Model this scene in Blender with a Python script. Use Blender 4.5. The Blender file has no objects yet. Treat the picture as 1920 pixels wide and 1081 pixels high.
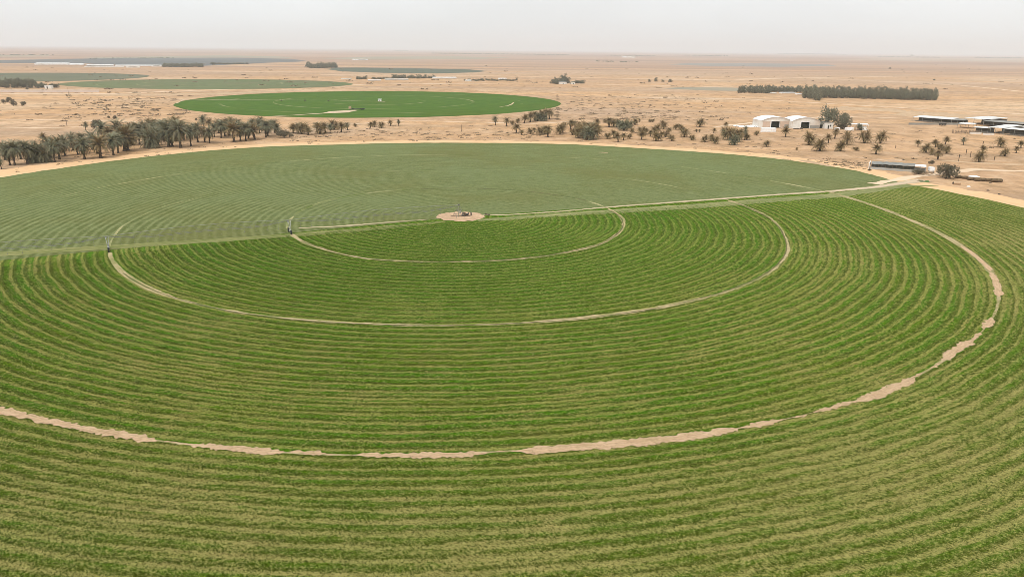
import bpy, math, random
import numpy as np
from mathutils import Vector, Matrix, Euler
PI = math.pi
random.seed(7); rng = np.random.default_rng(11)
sc = bpy.context.scene
COL = sc.collection

# ------------------------------------------------------------------ camera
F, PIT, ROL, H = 1396.0, 0.31042, 0.009645, 50.0
cam = bpy.data.cameras.new('camera'); camo = bpy.data.objects.new('camera', cam); COL.objects.link(camo)
cam.sensor_fit = 'HORIZONTAL'; cam.sensor_width = 36; cam.lens = F / 1920 * 36
cam.clip_start = 0.5; cam.clip_end = 200000
camo.matrix_world = Matrix.Translation((0, 0, H)) @ Matrix.Rotation(PI/2 - PIT, 4, 'X') @ Matrix.Rotation(ROL, 4, 'Z')
sc.camera = camo
sc.view_settings.view_transform = 'Standard'; sc.view_settings.look = 'None'
sc.view_settings.exposure = 0; sc.view_settings.gamma = 1

def G(px, py, z=0.0):
    """survey helper: where the sight line through a photo point meets the ground"""
    x = (px-960)/F; y = -(py-540.5)/F
    c, s = math.cos(ROL), math.sin(ROL)
    x, y = c*x - s*y, s*x + c*y
    fw = math.cos(PIT) + y*math.sin(PIT); up = -math.sin(PIT) + y*math.cos(PIT)
    t = -(H-z)/up
    return x*t, fw*t
def HM(pxh, px, py):                       # photo height -> metres at that ground point
    return pxh * 50.0 / (py - (92.6 + .00965*(px-960))) * .98
def WM(pxw, px, py): return pxw * 50.0 / (py - (92.6 + .00965*(px-960))) * .955
CX, CY = -16.84, 228.16                    # the pivot of the big field

# ------------------------------------------------------------------ node helpers
class NT:
    def __init__(s, mat):
        s.t = mat.node_tree; s.n = s.t.nodes; s.l = s.t.links
    def add(s, typ, ins=None, **kw):
        n = s.n.new(typ)
        for k, v in kw.items(): setattr(n, k, v)
        for k, v in (ins or {}).items():
            sock = n.inputs[k]
            if isinstance(v, bpy.types.NodeSocket): s.l.new(v, sock)
            else: sock.default_value = v
        return n
    def m(s, op, a, b=0.0, c=0.0, clamp=False):
        n = s.add('ShaderNodeMath', {0: a, 1: b, 2: c}, operation=op, use_clamp=clamp); return n.outputs[0]
    def noise(s, vec, scale, detail=3, rough=.55, dist=0, out=0):
        n = s.add('ShaderNodeTexNoise', {'Vector': vec, 'Scale': scale, 'Detail': detail, 'Roughness': rough, 'Distortion': dist}); return n.outputs[out]
    def rng(s, v, a, b, c=0.0, d=1.0, smooth=False):
        n = s.add('ShaderNodeMapRange', {'Value': v, 'From Min': a, 'From Max': b, 'To Min': c, 'To Max': d})
        if smooth: n.interpolation_type = 'SMOOTHSTEP'
        return n.outputs[0]
    def mix(s, f, a, b, blend='MIX'):
        n = s.n.new('ShaderNodeMix'); n.data_type = 'RGBA'; n.blend_type = blend; n.clamp_factor = True
        for k, v in ((0, f), (6, a), (7, b)):
            if isinstance(v, bpy.types.NodeSocket): s.l.new(v, n.inputs[k])
            elif k == 0: n.inputs[0].default_value = v
            else: n.inputs[k].default_value = (*v, 1) if len(v) == 3 else v
        return n.outputs[2]
    def comb(s, x, y, z=0.0): return s.add('ShaderNodeCombineXYZ', {0: x, 1: y, 2: z}).outputs[0]
    def sep(s, v): return s.add('ShaderNodeSeparateXYZ', {0: v}).outputs
    def pos(s): return s.add('ShaderNodeNewGeometry').outputs['Position']
    def scale(s, v, sx, sy, sz=1):
        n = s.add('ShaderNodeVectorMath', {0: v, 1: (sx, sy, sz)}, operation='MULTIPLY'); return n.outputs[0]
def newmat(name, rough=.9, spec=.15):
    m = bpy.data.materials.new(name); m.use_nodes = True
    b = m.node_tree.nodes['Principled BSDF']
    b.inputs['Roughness'].default_value = rough; b.inputs['Specular IOR Level'].default_value = spec
    return m, NT(m), b
def simple(name, col, rough=.8, var=.25, sc_=1.5, spec=.2, metal=0, dirt=None):
    m, n, b = newmat(name, rough, spec)
    p = n.add('ShaderNodeTexCoord').outputs['Object']
    f = n.noise(p, sc_, 5, .6); g = n.noise(p, sc_*.17, 3)
    c = n.mix(n.rng(f, .3, .7), tuple(x*(1-var) for x in col), tuple(min(1, x*(1+var)) for x in col))
    if dirt: c = n.mix(n.m('MULTIPLY', n.rng(g, .42, .7), .75), c, dirt)
    n.l.new(c, b.inputs['Base Color']); b.inputs['Metallic'].default_value = metal
    return m
def bump(n, b, h, strength, dist):
    k = n.add('ShaderNodeBump', {'Height': h, 'Strength': strength, 'Distance': dist}); n.l.new(k.outputs[0], b.inputs['Normal'])

# ------------------------------------------------------------------ mesh helpers
def tag(o, label=None, cat=None, group=None, kind=None):
    if label: o['label'] = label
    if cat: o['category'] = cat
    if group: o['group'] = group
    if kind: o['kind'] = kind
    return o
def mesh_np(name, co, faces, mat, k=3):
    me = bpy.data.meshes.new(name); co = np.asarray(co, np.float32); fa = np.asarray(faces, np.int32)
    me.vertices.add(len(co)); me.vertices.foreach_set('co', co.ravel())
    me.loops.add(fa.size); me.loops.foreach_set('vertex_index', fa.ravel())
    me.polygons.add(len(fa)); me.polygons.foreach_set('loop_start', np.arange(0, fa.size, k, dtype=np.int32))
    me.update(calc_edges=True); me.materials.append(mat)
    return me
class MB:
    def __init__(s): s.v = []; s.f = []
    def quad(s, *p):
        n = len(s.v); s.v += [tuple(q) for q in p]; s.f.append(tuple(range(n, n+len(p)))); return s
    def box(s, cx, cy, z0, sx, sy, sz, rz=0, taper=1.0):
        n = len(s.v); c, q = math.cos(rz), math.sin(rz)
        for z, k in ((z0, 1), (z0+sz, taper)):
            for x, y in ((-1, -1), (1, -1), (1, 1), (-1, 1)):
                a, b = x*sx/2*k, y*sy/2*k
                s.v.append((cx+a*c-b*q, cy+a*q+b*c, z))
        s.f += [(n+3, n+2, n+1, n), (n+4, n+5, n+6, n+7), (n, n+1, n+5, n+4), (n+1, n+2, n+6, n+5), (n+2, n+3, n+7, n+6), (n+3, n, n+4, n+7)]
        return s
    def tube(s, pts, rad, k=6, cap=True):
        pts = [Vector(p) for p in pts]; rr = rad if isinstance(rad, (list, tuple)) else [rad]*len(pts)
        base = len(s.v)
        for i, p in enumerate(pts):
            d = (pts[min(i+1, len(pts)-1)] - pts[max(i-1, 0)]).normalized()
            u = d.cross(Vector((0, 0, 1)));
            if u.length < .01: u = d.cross(Vector((1, 0, 0)))
            u.normalize(); w = d.cross(u)
            for j in range(k):
                a = 2*PI*j/k; q = p + (u*math.cos(a) + w*math.sin(a))*rr[i]; s.v.append(tuple(q))
        for i in range(len(pts)-1):
            for j in range(k):
                a = base+i*k+j; b = base+i*k+(j+1) % k
                s.f.append((a, b, b+k, a+k))
        if cap:
            s.f.append(tuple(base+j for j in range(k))[::-1]); e = base+(len(pts)-1)*k; s.f.append(tuple(e+j for j in range(k)))
        return s
    def mesh(s, name, mat):
        me = bpy.data.meshes.new(name); me.from_pydata(s.v, [], s.f); me.materials.append(mat); me.update(); return me
    def build(s, name, mat, parent=None, loc=None, rz=0):
        return obj(name, s.mesh(name, mat), parent, loc, rz)
def obj(name, me, parent=None, loc=None, rz=0):
    o = bpy.data.objects.new(name, me); COL.objects.link(o)
    if parent is not None: o.parent = parent
    if loc: o.location = loc
    if rz: o.rotation_euler.z = rz
    return o
def empty(name, loc, rz=0):
    o = bpy.data.objects.new(name, None); COL.objects.link(o); o.location = loc; o.rotation_euler.z = rz
    o.empty_display_size = .5
    return o
def copy_tree(o, parent=None):
    c = o.copy(); COL.objects.link(c); c.parent = parent
    for ch in o.children: copy_tree(ch, c)
    return c
def struct(o): return tag(o, kind='structure')

# 1-D / 2-D value noise for geometry
_h = rng.random(4096)
def n1(x, seed=0):
    x = np.asarray(x, float) + seed*37.7; i = np.floor(x).astype(int); f = x-i; f = f*f*(3-2*f)
    return _h[i % 4096]*(1-f) + _h[(i+1) % 4096]*f
def fbm1(x, seed=0): return n1(x, seed)*.55 + n1(x*2.1, seed+3)*.28 + n1(x*4.7, seed+5)*.17

# ------------------------------------------------------------------ materials: sand and plain
def mat_sand():
    m, n, b = newmat('desert_sand', .95, .1)
    p = n.pos(); xyz = n.sep(p)
    big = n.noise(p, .0022, 6, .62); mid = n.noise(p, .02, 6, .65, .4); fine = n.noise(p, .22, 5, .7); vf = n.noise(p, 1.3, 3, .6)
    base = n.mix(n.rng(mid, .35, .66), (.61, .352, .170), (.53, .306, .145))
    base = n.mix(n.m('MULTIPLY', n.rng(big, .47, .62), .75), base, (.50, .33, .21))
    base = n.mix(n.m('MULTIPLY', n.rng(big, .47, .38), .7), base, (.68, .50, .33))
    # wind streaks running across the plain
    st = n.noise(n.scale(p, .004, .03), 1.0, 5, .6, .6)
    base = n.mix(n.m('MULTIPLY', n.rng(st, .50, .64), .75), base, (.42, .27, .155))
    base = n.mix(n.m('MULTIPLY', n.rng(st, .46, .34), .5), base, (.72, .45, .235))
    st2 = n.noise(n.scale(p, .0008, .0045), 1.0, 6, .65, .5)
    base = n.mix(n.m('MULTIPLY', n.rng(st2, .47, .60), .6), base, (.40, .285, .20))
    st3 = n.noise(n.scale(p, .0007, .0032), 1.3, 5, .6, .9)
    base = n.mix(n.m('MULTIPLY', n.rng(st3, .57, .66), .6), base, (.72, .54, .38))
    mot = n.noise(n.scale(p, .075, .045), 1.0, 6, .78, .3)
    base = n.mix(n.m('MULTIPLY', n.rng(mot, .50, .62), .8), base, (.34, .215, .11))
    base = n.mix(n.m('MULTIPLY', n.rng(mot, .48, .36), .4), base, (.70, .50, .32))
    base = n.mix(n.m('MULTIPLY', n.rng(fine, .50, .70), .6), base, (.34, .22, .13))
    base = n.mix(n.m('MULTIPLY', n.rng(vf, .35, .7), .16), base, (.30, .20, .12))
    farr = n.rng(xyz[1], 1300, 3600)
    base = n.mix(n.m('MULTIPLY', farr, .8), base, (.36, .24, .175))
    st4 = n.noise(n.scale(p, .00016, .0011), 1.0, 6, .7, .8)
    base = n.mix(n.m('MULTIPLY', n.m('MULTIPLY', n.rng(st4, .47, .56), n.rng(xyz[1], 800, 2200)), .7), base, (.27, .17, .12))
    # trampled, dusty ground under the palm belts
    n.l.new(base, b.inputs['Base Color'])
    hh = n.m('ADD', n.m('MULTIPLY', fine, 1.0), n.m('MULTIPLY', vf, .22))
    bump(n, b, hh, .75, 2.2)
    return m
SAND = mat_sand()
def mat_track(name, c0, c1, sc_=.25):
    m, n, b = newmat(name, .95, .1)
    p = n.pos(); f = n.noise(p, sc_, 5, .65); g = n.noise(p, sc_*9, 3, .6)
    c = n.mix(n.rng(f, .3, .7), c0, c1); c = n.mix(n.m('MULTIPLY', n.rng(g, .45, .8), .35), c, tuple(x*.62 for x in c0))
    n.l.new(c, b.inputs['Base Color']); bump(n, b, g, .5, .2); return m
TRACK = mat_track('pale_track_sand', (.56, .385, .235), (.66, .465, .295), .06)
BARE = mat_track('bare_pink_sand', (.54, .365, .22), (.66, .465, .29), .5)
PINK = mat_track('dusty_pink_track', (.47, .36, .24), (.60, .46, .32), .3)

def mat_circle(name, a, bb, cx, cy, sp=48):
    m, n, b = newmat(name, .95, .1)
    p = n.pos(); q = n.add('ShaderNodeVectorMath', {0: p, 1: (-cx, -cy, 0)}, operation='ADD').outputs[0]
    x, y, z = n.sep(q); r = n.m('SQRT', n.m('ADD', n.m('MULTIPLY', x, x), n.m('MULTIPLY', y, y)))
    th = n.m('ARCTAN2', y, x); arc = n.comb(n.m('MULTIPLY', r, .09), n.m('MULTIPLY', th, 3.0))
    s1 = n.noise(arc, 1.0, 5, .7); pt = n.noise(p, .011, 4, .6); sm = n.noise(p, .09, 4, .7)
    c = n.mix(n.rng(s1, .35, .65), a, bb); c = n.mix(n.m('MULTIPLY', n.rng(pt, .5, .68), .6), c, tuple((u*1.25, v*1.02, w_*1.3)[0] if False else t_ for t_, (u, v, w_) in zip((a[0]*1.55, a[1]*1.03, a[2]*1.5), ((0, 0, 0),)*3)))
    c = n.mix(n.m('MULTIPLY', n.rng(sm, .48, .75), .5), c, tuple(t_*.6 for t_ in a))
    ringm = n.m('GREATER_THAN', n.m('COSINE', n.m('MULTIPLY', r, 2*PI/sp)), .986)
    c = n.mix(n.m('MULTIPLY', ringm, n.rng(n.noise(arc, .6, 3), .45, .6, 0, .8)), c, (.26, .25, .12))
    n.l.new(c, b.inputs['Base Color']); return m

def mat_farfield(name, a, bb, sc_=.02):
    m, n, b = newmat(name, .95, .1)
    p = n.pos(); f = n.noise(p, sc_, 5, .6); g = n.noise(p, sc_*12, 4, .65)
    c = n.mix(n.rng(f, .35, .65), a, bb); c = n.mix(n.m('MULTIPLY', n.rng(g, .4, .75), .3), c, tuple(x*.6 for x in a))
    n.l.new(c, b.inputs['Base Color']); return m

# ------------------------------------------------------------------ traced circles of the big field -> r(theta)
T1 = [(555,446),(575,457),(600,465),(640,476),(690,485),(760,489.5),(870,491),(1000,483),(1070,472),(1120,460),(1150,445),(1168,425),(1166,410),(1150,397),(1130,387),(1090,374),(1050,367),(960,357),(900,353.5),(800,354),(740,357),(660,366),(600,380),(570,392),(548,408)]
T2 = [(206,477),(222,503),(250,525),(280,541),(340,562),(440,585),(520,596),(700,608),(860,610),(1000,604),(1200,583),(1340,554),(1440,512),(1475,475),(1470,440),(1440,407),(1390,384),(1350,371),(1250,347),(1160,333),(1030,322),(780,319),(345,378),(310,386),(260,408),(230,424),(215,442)]
T3 = [(0,768),(150,801),(250,820),(400,838),(500,847),(640,853),(850,852),(960,846),(1100,836),(1300,817),(1500,780),(1640,741),(1780,668),(1860,598),(1873,560),(1850,500),(1800,460),(1700,410),(1560,362),(1420,335),(1330,320),(1150,299),(950,292),(760,290),(640,294),(480,308),(280,335),(120,367),(0,397)]
ED = [(0,333),(130,313),(240,298),(400,281),(500,275),(640,271),(900,268),(1080,271),(1200,278),(1400,292),(1480,300),(1600,319),(1680,340),(1694,344)]
def polar(px, py):
    x, y = G(px, py); return math.hypot(x-CX, y-CY), math.degrees(math.atan2(y-CY, x-CX)) % 360
class RF:
    """radius of a ring as a function of the bearing, from surveyed points"""
    def __init__(s, pts, r0, tol, extra=()):
        q = sorted([(polar(*p)[1], min(max(polar(*p)[0], r0-tol), r0+tol)) for p in pts] + list(extra))
        s.a = np.array([t for t, r in q]); s.r = np.array([r for t, r in q])
    def __call__(s, deg): return np.interp(np.asarray(deg) % 360, s.a, s.r, period=360)
R1 = RF(T1, 51.65, 1.3); R2 = RF(T2, 97.0, 1.6); R3 = RF(T3, 143.35, 2.0)
RE = RF(ED, 194.0, 9, [(220, 197), (260, 197), (300, 197), (340, 197), (355, 197)])
def on(r, deg, z=0):
    a = math.radians(deg); return (CX+r*math.cos(a), CY+r*math.sin(a), z)
A_R, A_L = 20.6, 206.6            # bearings of the line that divides the two crops

# ------------------------------------------------------------------ the setting: desert sheet, fields
def disc_mesh(name, mat, cx, cy, rx, ry, z, n=160, rot=0, wob=.012, seed=0):
    a = np.linspace(0, 2*PI, n, endpoint=False); w = 1 + wob*(fbm1(a*6, seed)-.5)*2
    x = rx*np.cos(a)*w; y = ry*np.sin(a)*w; c, s = math.cos(rot), math.sin(rot)
    co = [(cx, cy, z)] + [(cx+p*c-q*s, cy+p*s+q*c, z) for p, q in zip(x, y)]
    f = [(0, i+1, (i+1) % n+1) for i in range(n)]
    return mesh_np(name, co, f, mat)
def poly_sheet(name, mat, pts, z):
    me = bpy.data.meshes.new(name); me.from_pydata([(x, y, z) for x, y in pts], [], [tuple(range(len(pts)))]); me.materials.append(mat); me.update(); return me
def ribbon(name, mat, pts, widths, z, jag=0.0, seed=1, step=None):
    """a strip along a line of ground points; edges roughened"""
    P = [Vector((p[0], p[1], 0)) for p in pts]; W = widths if isinstance(widths, (list, tuple, np.ndarray)) else [widths]*len(P)
    if step:
        Q = []; U = []
        for i in range(len(P)-1):
            k = max(1, int((P[i+1]-P[i]).length/step))
            for j in range(k): Q.append(P[i].lerp(P[i+1], j/k)); U.append(W[i]+(W[i+1]-W[i])*j/k)
        Q.append(P[-1]); U.append(W[-1]); P, W = Q, U
    v = []; f = []; L = 0
    for i, p in enumerate(P):
        d = (P[min(i+1, len(P)-1)]-P[max(i-1, 0)]).normalized(); nrm = Vector((-d.y, d.x, 0))
        if i: L += (P[i]-P[i-1]).length
        a = W[i]/2; ja = jag*(float(fbm1(L*.8, seed))-.5)*2; jb = jag*(float(fbm1(L*.8, seed+9))-.5)*2
        zz = z[i] if isinstance(z, (list, tuple)) else z
        v += [tuple(p+nrm*(a+ja)+Vector((0, 0, zz))), tuple(p-nrm*(a+jb)+Vector((0, 0, zz)))]
        if i: k = 2*i; f.append((k-2, k-1, k+1, k))
    return mesh_np(name, v, f, mat, 4)

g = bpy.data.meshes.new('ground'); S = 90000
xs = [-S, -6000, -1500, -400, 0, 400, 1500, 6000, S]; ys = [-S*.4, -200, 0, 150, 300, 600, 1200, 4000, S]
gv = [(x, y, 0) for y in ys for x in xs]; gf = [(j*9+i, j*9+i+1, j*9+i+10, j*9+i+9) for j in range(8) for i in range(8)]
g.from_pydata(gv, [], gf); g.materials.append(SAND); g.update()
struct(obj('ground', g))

# far crop circles (bearing away from the camera they flatten into strips)
FIELD2 = mat_circle('lush_field', (.042, .102, .001), (.066, .130, .006), -136, 755)
FIELD3 = mat_circle('olive_field', (.105, .13, .05), (.14, .16, .07), -428, 1092)
FIELD4 = mat_farfield('dull_field', (.11, .12, .07), (.14, .14, .085), .008)
FIELD5 = mat_farfield('dark_field', (.11, .115, .11), (.15, .15, .14), .004)
FIELD6 = mat_farfield('grey_green_field', (.085, .105, .07), (.11, .12, .085), .006)
FIELD7 = mat_farfield('pale_field', (.27, .24, .17), (.33, .28, .20), .003)
struct(obj('field', disc_mesh('field', FIELD2, -136, 755, 182, 185, .05, wob=.006, seed=2)))
struct(obj('field', disc_mesh('field', FIELD3, -428, 1092, 197, 155, .05, seed=3)))
struct(obj('field', disc_mesh('field', FIELD4, -820, 1253, 207, 209, .06, seed=4)))
def pxpoly(name, mat, pts, z): return struct(obj(name, poly_sheet(name, mat, [G(*p) for p in pts], z)))
pxpoly('field', FIELD5, [(-300,117), (150,119), (330,126), (420,122), (500,118), (560,116), (574,113.5), (540,110.5), (440,108.5), (200,109.5), (0,113), (-300,114)], .08)
pxpoly('field', FIELD7, [(140,109), (260,106.5), (420,104), (520,106), (560,109.5), (440,108.2), (200,109.3)], .09)
pxpoly('field', FIELD7, [(-200,107.5), (90,106.2), (94,104.4), (-200,103.8)], .09)
pxpoly('field', FIELD6, [(612,130), (640,134), (720,137), (820,138), (890,136), (914,133.5), (880,130.5), (790,128.5), (680,127), (630,127)], .08)
pxpoly('field', mat_farfield('blue_grey_field', (.22, .21, .19), (.27, .25, .22), .004), [(1250,121), (1330,124), (1460,125.5), (1570,124), (1550,120.5), (1400,118.8), (1290,118.5)], .07)
pxpoly('field', FIELD7, [(1240,166), (1330,170), (1400,171), (1440,167.5), (1370,164.5), (1280,163.5)], .05)
pxpoly('field', FIELD7, [(600,110), (700,112), (900,111), (960,108), (850,106), (690,106.5)], .07)
pxpoly('field', mat_farfield('dun_field', (.36, .27, .19), (.42, .31, .22), .004), [(1560,112), (1920,117), (2100,116), (2100,112), (1700,108.5)], .07)

# ------------------------------------------------------------------ the two crops of the big circle
def polar_nodes(n):
    p = n.pos(); q = n.add('ShaderNodeVectorMath', {0: p, 1: (-CX, -CY, 0)}, operation='ADD').outputs[0]
    x, y, z = n.sep(q); r = n.m('SQRT', n.m('ADD', n.m('MULTIPLY', x, x), n.m('MULTIPLY', y, y)))
    return p, x, y, r
SP = 2.45
def row_nodes(n, p, r, wob=.55):
    w = n.m('MULTIPLY', n.m('SUBTRACT', n.noise(p, .05, 3, .6), .5), wob*3.2)
    w2 = n.m('MULTIPLY', n.m('SUBTRACT', n.noise(p, .7, 3, .6), .5), wob*1.0)
    ph = n.m('MULTIPLY', n.m('ADD', n.m('ADD', r, w), w2), 2*PI/SP)
    return n.m('MULTIPLY_ADD', n.m('COSINE', ph), .5, .5)       # 1 on a windrow line
def mat_near(tuft):
    m, n, b = newmat('crop_near_tufts' if tuft else 'crop_near', .95, .02)
    p, x, y, r = polar_nodes(n)
    th = n.m('ARCTAN2', y, x)
    arc = n.comb(n.m('MULTIPLY', r, 1.0), n.m('MULTIPLY', th, 26.0))       # stretched along the rows
    w = n.m('MULTIPLY', n.m('SUBTRACT', n.noise(p, .05, 3, .6), .5), 2.0)
    w2 = n.m('MULTIPLY', n.m('SUBTRACT', n.noise(p, .8, 3, .6), .5), .9)
    rq = n.m('ADD', n.m('MULTIPLY', n.m('MINIMUM', r, 145.0), 1/SP), n.m('MULTIPLY', n.m('MAXIMUM', n.m('SUBTRACT', r, 145.0), 0.0), 1/2.18))
    ph = n.m('MULTIPLY', n.m('MULTIPLY_ADD', n.m('ADD', w, w2), 1/SP, rq), 2*PI)
    out0 = n.rng(r, 138, 156)
    row = n.m('POWER', n.m('MULTIPLY_ADD', n.m('COSINE', ph), .5, .5), n.m('SUBTRACT', 4.2, n.m('MULTIPLY', out0, 2.6)))
    dbl = n.m('MULTIPLY_ADD', n.m('COSINE', n.m('MULTIPLY_ADD', ph, 2.0, .9)), .5, .5)
    dark = n.m('MULTIPLY_ADD', n.m('COSINE', n.m('ADD', ph, 1.75)), .5, .5)
    streak = n.noise(arc, .9, 4, .65); streak2 = n.noise(arc, .16, 4, .6, .3); fine = n.noise(arc, 2.6, 3, .7)
    clump = n.noise(p, 1.5, 4, .7); patch = n.noise(p, .028, 4, .6); patch2 = n.noise(p, .11, 3, .6)
    kd = n.rng(n.noise(arc, .06, 3, .6), .42, .62)
    row = n.m('ADD', n.m('MULTIPLY', row, n.m('SUBTRACT', 1.0, n.m('MULTIPLY', kd, .5))), n.m('MULTIPLY', n.m('MULTIPLY', dbl, kd), .55))
    outer = n.rng(r, 136, 158); inner = n.rng(r, 112, 60)
    perrow = n.noise(n.comb(n.m('MULTIPLY', r, .31), n.m('MULTIPLY', th, 1.6)), 1.0, 3, .8)      # no two windrows are alike
    row = n.m('MULTIPLY', row, n.rng(perrow, .34, .60, .62, 1.2))
    row = n.m('MULTIPLY', row, n.m('SUBTRACT', 1.45, n.m('MULTIPLY', out0, .45)))
    thr = n.m('ADD', n.m('SUBTRACT', n.m('ADD', n.m('SUBTRACT', .58, n.m('MULTIPLY', out0, .08)), n.m('MULTIPLY', inner, .12)), n.m('MULTIPLY', outer, .10)), n.m('MULTIPLY', n.m('SUBTRACT', patch, .5), -2.3))
    wedge = n.rng(y, -15, 35)
    thr = n.m('ADD', thr, n.m('MULTIPLY', wedge, .16))
    v = n.m('ADD', row, n.m('MULTIPLY', n.m('SUBTRACT', streak, .5), 2.3))
    v = n.m('ADD', v, n.m('MULTIPLY', n.m('SUBTRACT', clump, .5), n.m('MULTIPLY_ADD', outer, .6, .5)))
    v = n.m('ADD', v, n.m('MULTIPLY', n.m('SUBTRACT', fine, .5), .8))
    speck = n.noise(n.comb(n.m('ADD', x, n.m('MULTIPLY', y, .55)), n.m('MULTIPLY', y, .62)), 3.4, 4, .8)
    v = n.m('ADD', v, n.m('MULTIPLY', n.m('SUBTRACT', speck, .5), n.m('MULTIPLY_ADD', out0, 1.9, 1.7)))
    dry = n.rng(n.m('SUBTRACT', v, thr), -.26, .30)
    dry = n.m('MULTIPLY', dry, n.m('SUBTRACT', .90, n.m('MULTIPLY', inner, .22)))
    k = 1.30 if tuft else .98
    gd = tuple(c*k for c in (.026, .108, .0002)); gl = tuple(c*k for c in (.090, .245, .002)); ol = tuple(c*k for c in (.105, .140, .003))
    green = n.mix(n.rng(clump, .32, .68), gd, gl)
    green = n.mix(n.m('MULTIPLY', n.rng(streak2, .4, .68), .6), green, ol)
    green = n.mix(n.m('MULTIPLY', n.rng(patch2, .52, .75), .4), green, tuple(c*k for c in (.055, .165, .010)))
    green = n.mix(n.m('MULTIPLY', n.rng(dark, .5, .95), .7), green, tuple(c*k for c in (.062, .066, .008)))  # shadow line beside each windrow, put into the crop colour
    green = n.mix(n.m('MULTIPLY', outer, .40), green, tuple(c*k for c in (.110, .125, .020)))
    tan = n.mix(n.rng(patch2, .35, .65), tuple(c*k for c in (.245, .265, .056)), tuple(c*k for c in (.325, .272, .085)))
    tan = n.mix(n.m('MULTIPLY', n.m('MAXIMUM', inner, wedge), .6), tan, tuple(c*k for c in (.17, .265, .035)))
    tan = n.mix(n.m('MULTIPLY', outer, .55), tan, tuple(c*k for c in (.375, .305, .125)))
    green = n.mix(n.m('MULTIPLY', inner, .35), green, tuple(c*k for c in (.040, .110, .002)))
    brn = n.noise(n.comb(n.m('MULTIPLY', r, 1.0), n.m('MULTIPLY', th, 9.0)), 1.9, 4, .7)
    green = n.mix(n.m('MULTIPLY', n.rng(brn, .50, .66), n.m('SUBTRACT', .50, n.m('MULTIPLY', inner, .38))), green, tuple(c*k for c in (.105, .085, .022)))
    dry = n.m('MULTIPLY', dry, n.rng(brn, .70, .45, .45, 1.0))
    c = n.mix(dry, green, tan)
    c = n.mix(n.m('MULTIPLY', n.rng(speck, .49, .40), .85), c, tuple(q_*k for q_ in (.040, .050, .003)))
    c = n.mix(n.m('MULTIPLY', n.rng(speck, .54, .63), .6), c, tuple(q_*k for q_ in (.31, .31, .09)))
    if tuft:
        at = n.add('ShaderNodeAttribute', attribute_name='rnd').outputs['Fac']
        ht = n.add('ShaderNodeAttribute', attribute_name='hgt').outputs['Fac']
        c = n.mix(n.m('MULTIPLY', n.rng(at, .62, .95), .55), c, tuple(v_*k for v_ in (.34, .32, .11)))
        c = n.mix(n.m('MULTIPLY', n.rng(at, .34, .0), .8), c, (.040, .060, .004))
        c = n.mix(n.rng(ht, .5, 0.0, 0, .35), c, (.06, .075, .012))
        tr = n.add('ShaderNodeBsdfTranslucent', {'Color': c}); mx = n.add('ShaderNodeMixShader', {0: .3, 1: b.outputs[0], 2: tr.outputs[0]})
        n.l.new(mx.outputs[0], n.n['Material Output'].inputs['Surface'])
    else:
        furrow = n.rng(n.m('SUBTRACT', n.noise(arc, .55, 5, .72), n.m('MULTIPLY', row, .16)), .54, .70)
        c = n.mix(n.m('MULTIPLY', furrow, .5), c, (.065, .070, .014))
        h = n.m('ADD', n.m('MULTIPLY', clump, .5), n.m('MULTIPLY', row, -.3))
        h = n.m('ADD', h, n.m('MULTIPLY', streak, .4))
        bump(n, b, h, .9, .6)
    n.l.new(c, b.inputs['Base Color'])
    return m
def mat_far_half():
    m, n, b = newmat('crop_far', .9, .1)
    p, x, y, r = polar_nodes(n)
    th = n.m('ARCTAN2', n.m('MULTIPLY', x, -1), y)
    arc = n.comb(r, n.m('MULTIPLY', th, 30.0))
    row = n.m('POWER', row_nodes(n, p, r, .45), 1.6)
    streak = n.noise(arc, .45, 5, .7); patch = n.noise(p, .018, 4, .6); clump = n.noise(p, .9, 4, .7)
    left = n.m('MULTIPLY', n.rng(x, 30, -60), n.rng(r, 172, 140))
    amp = n.m('MULTIPLY_ADD', left, .55, .08)
    v = n.m('MULTIPLY', n.m('SUBTRACT', row, .5), amp)
    v = n.m('ADD', v, n.m('MULTIPLY', n.m('SUBTRACT', streak, .5), 1.9))
    v = n.m('ADD', v, n.m('MULTIPLY', n.m('SUBTRACT', clump, .5), 1.7))
    c = n.mix(n.rng(v, -.6, .6), (.078, .096, .018), (.205, .228, .090))
    c = n.mix(n.m('MULTIPLY', n.rng(patch, .5, .64), .6), c, (.135, .135, .035))
    c = n.mix(n.m('MULTIPLY', n.rng(patch, .5, .35), .45), c, (.150, .185, .072))
    dk = n.rng(n.noise(arc, .8, 3, .6), .66, .74)
    c = n.mix(n.m('MULTIPLY', dk, .75), c, (.065, .09, .008))
    n.l.new(c, b.inputs['Base Color'])
    bump(n, b, n.m('ADD', v, clump), .6, .35)
    return m
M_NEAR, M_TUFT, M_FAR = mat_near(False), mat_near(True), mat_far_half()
def sector(name, mat, a0, a1, z, n=240, r0=0):
    v = []; f = []
    for i in range(n+1):
        a = a0+(a1-a0)*i/n; R = float(RE(a)) + (float(fbm1(a*2.2, 4))-.5)*1.4
        v += [on(r0, a, z), on(R, a, z)]
        if i: k = 2*i; f.append((k-2, k-1, k+1, k))
    return mesh_np(name, v, f, mat, 4)
struct(obj('crop_field', sector('crop_field_regrown', M_FAR, A_R, A_L, .04)))
struct(obj('crop_field', sector('crop_field_mown', M_NEAR, A_L, A_R+360, .044)))

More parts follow.
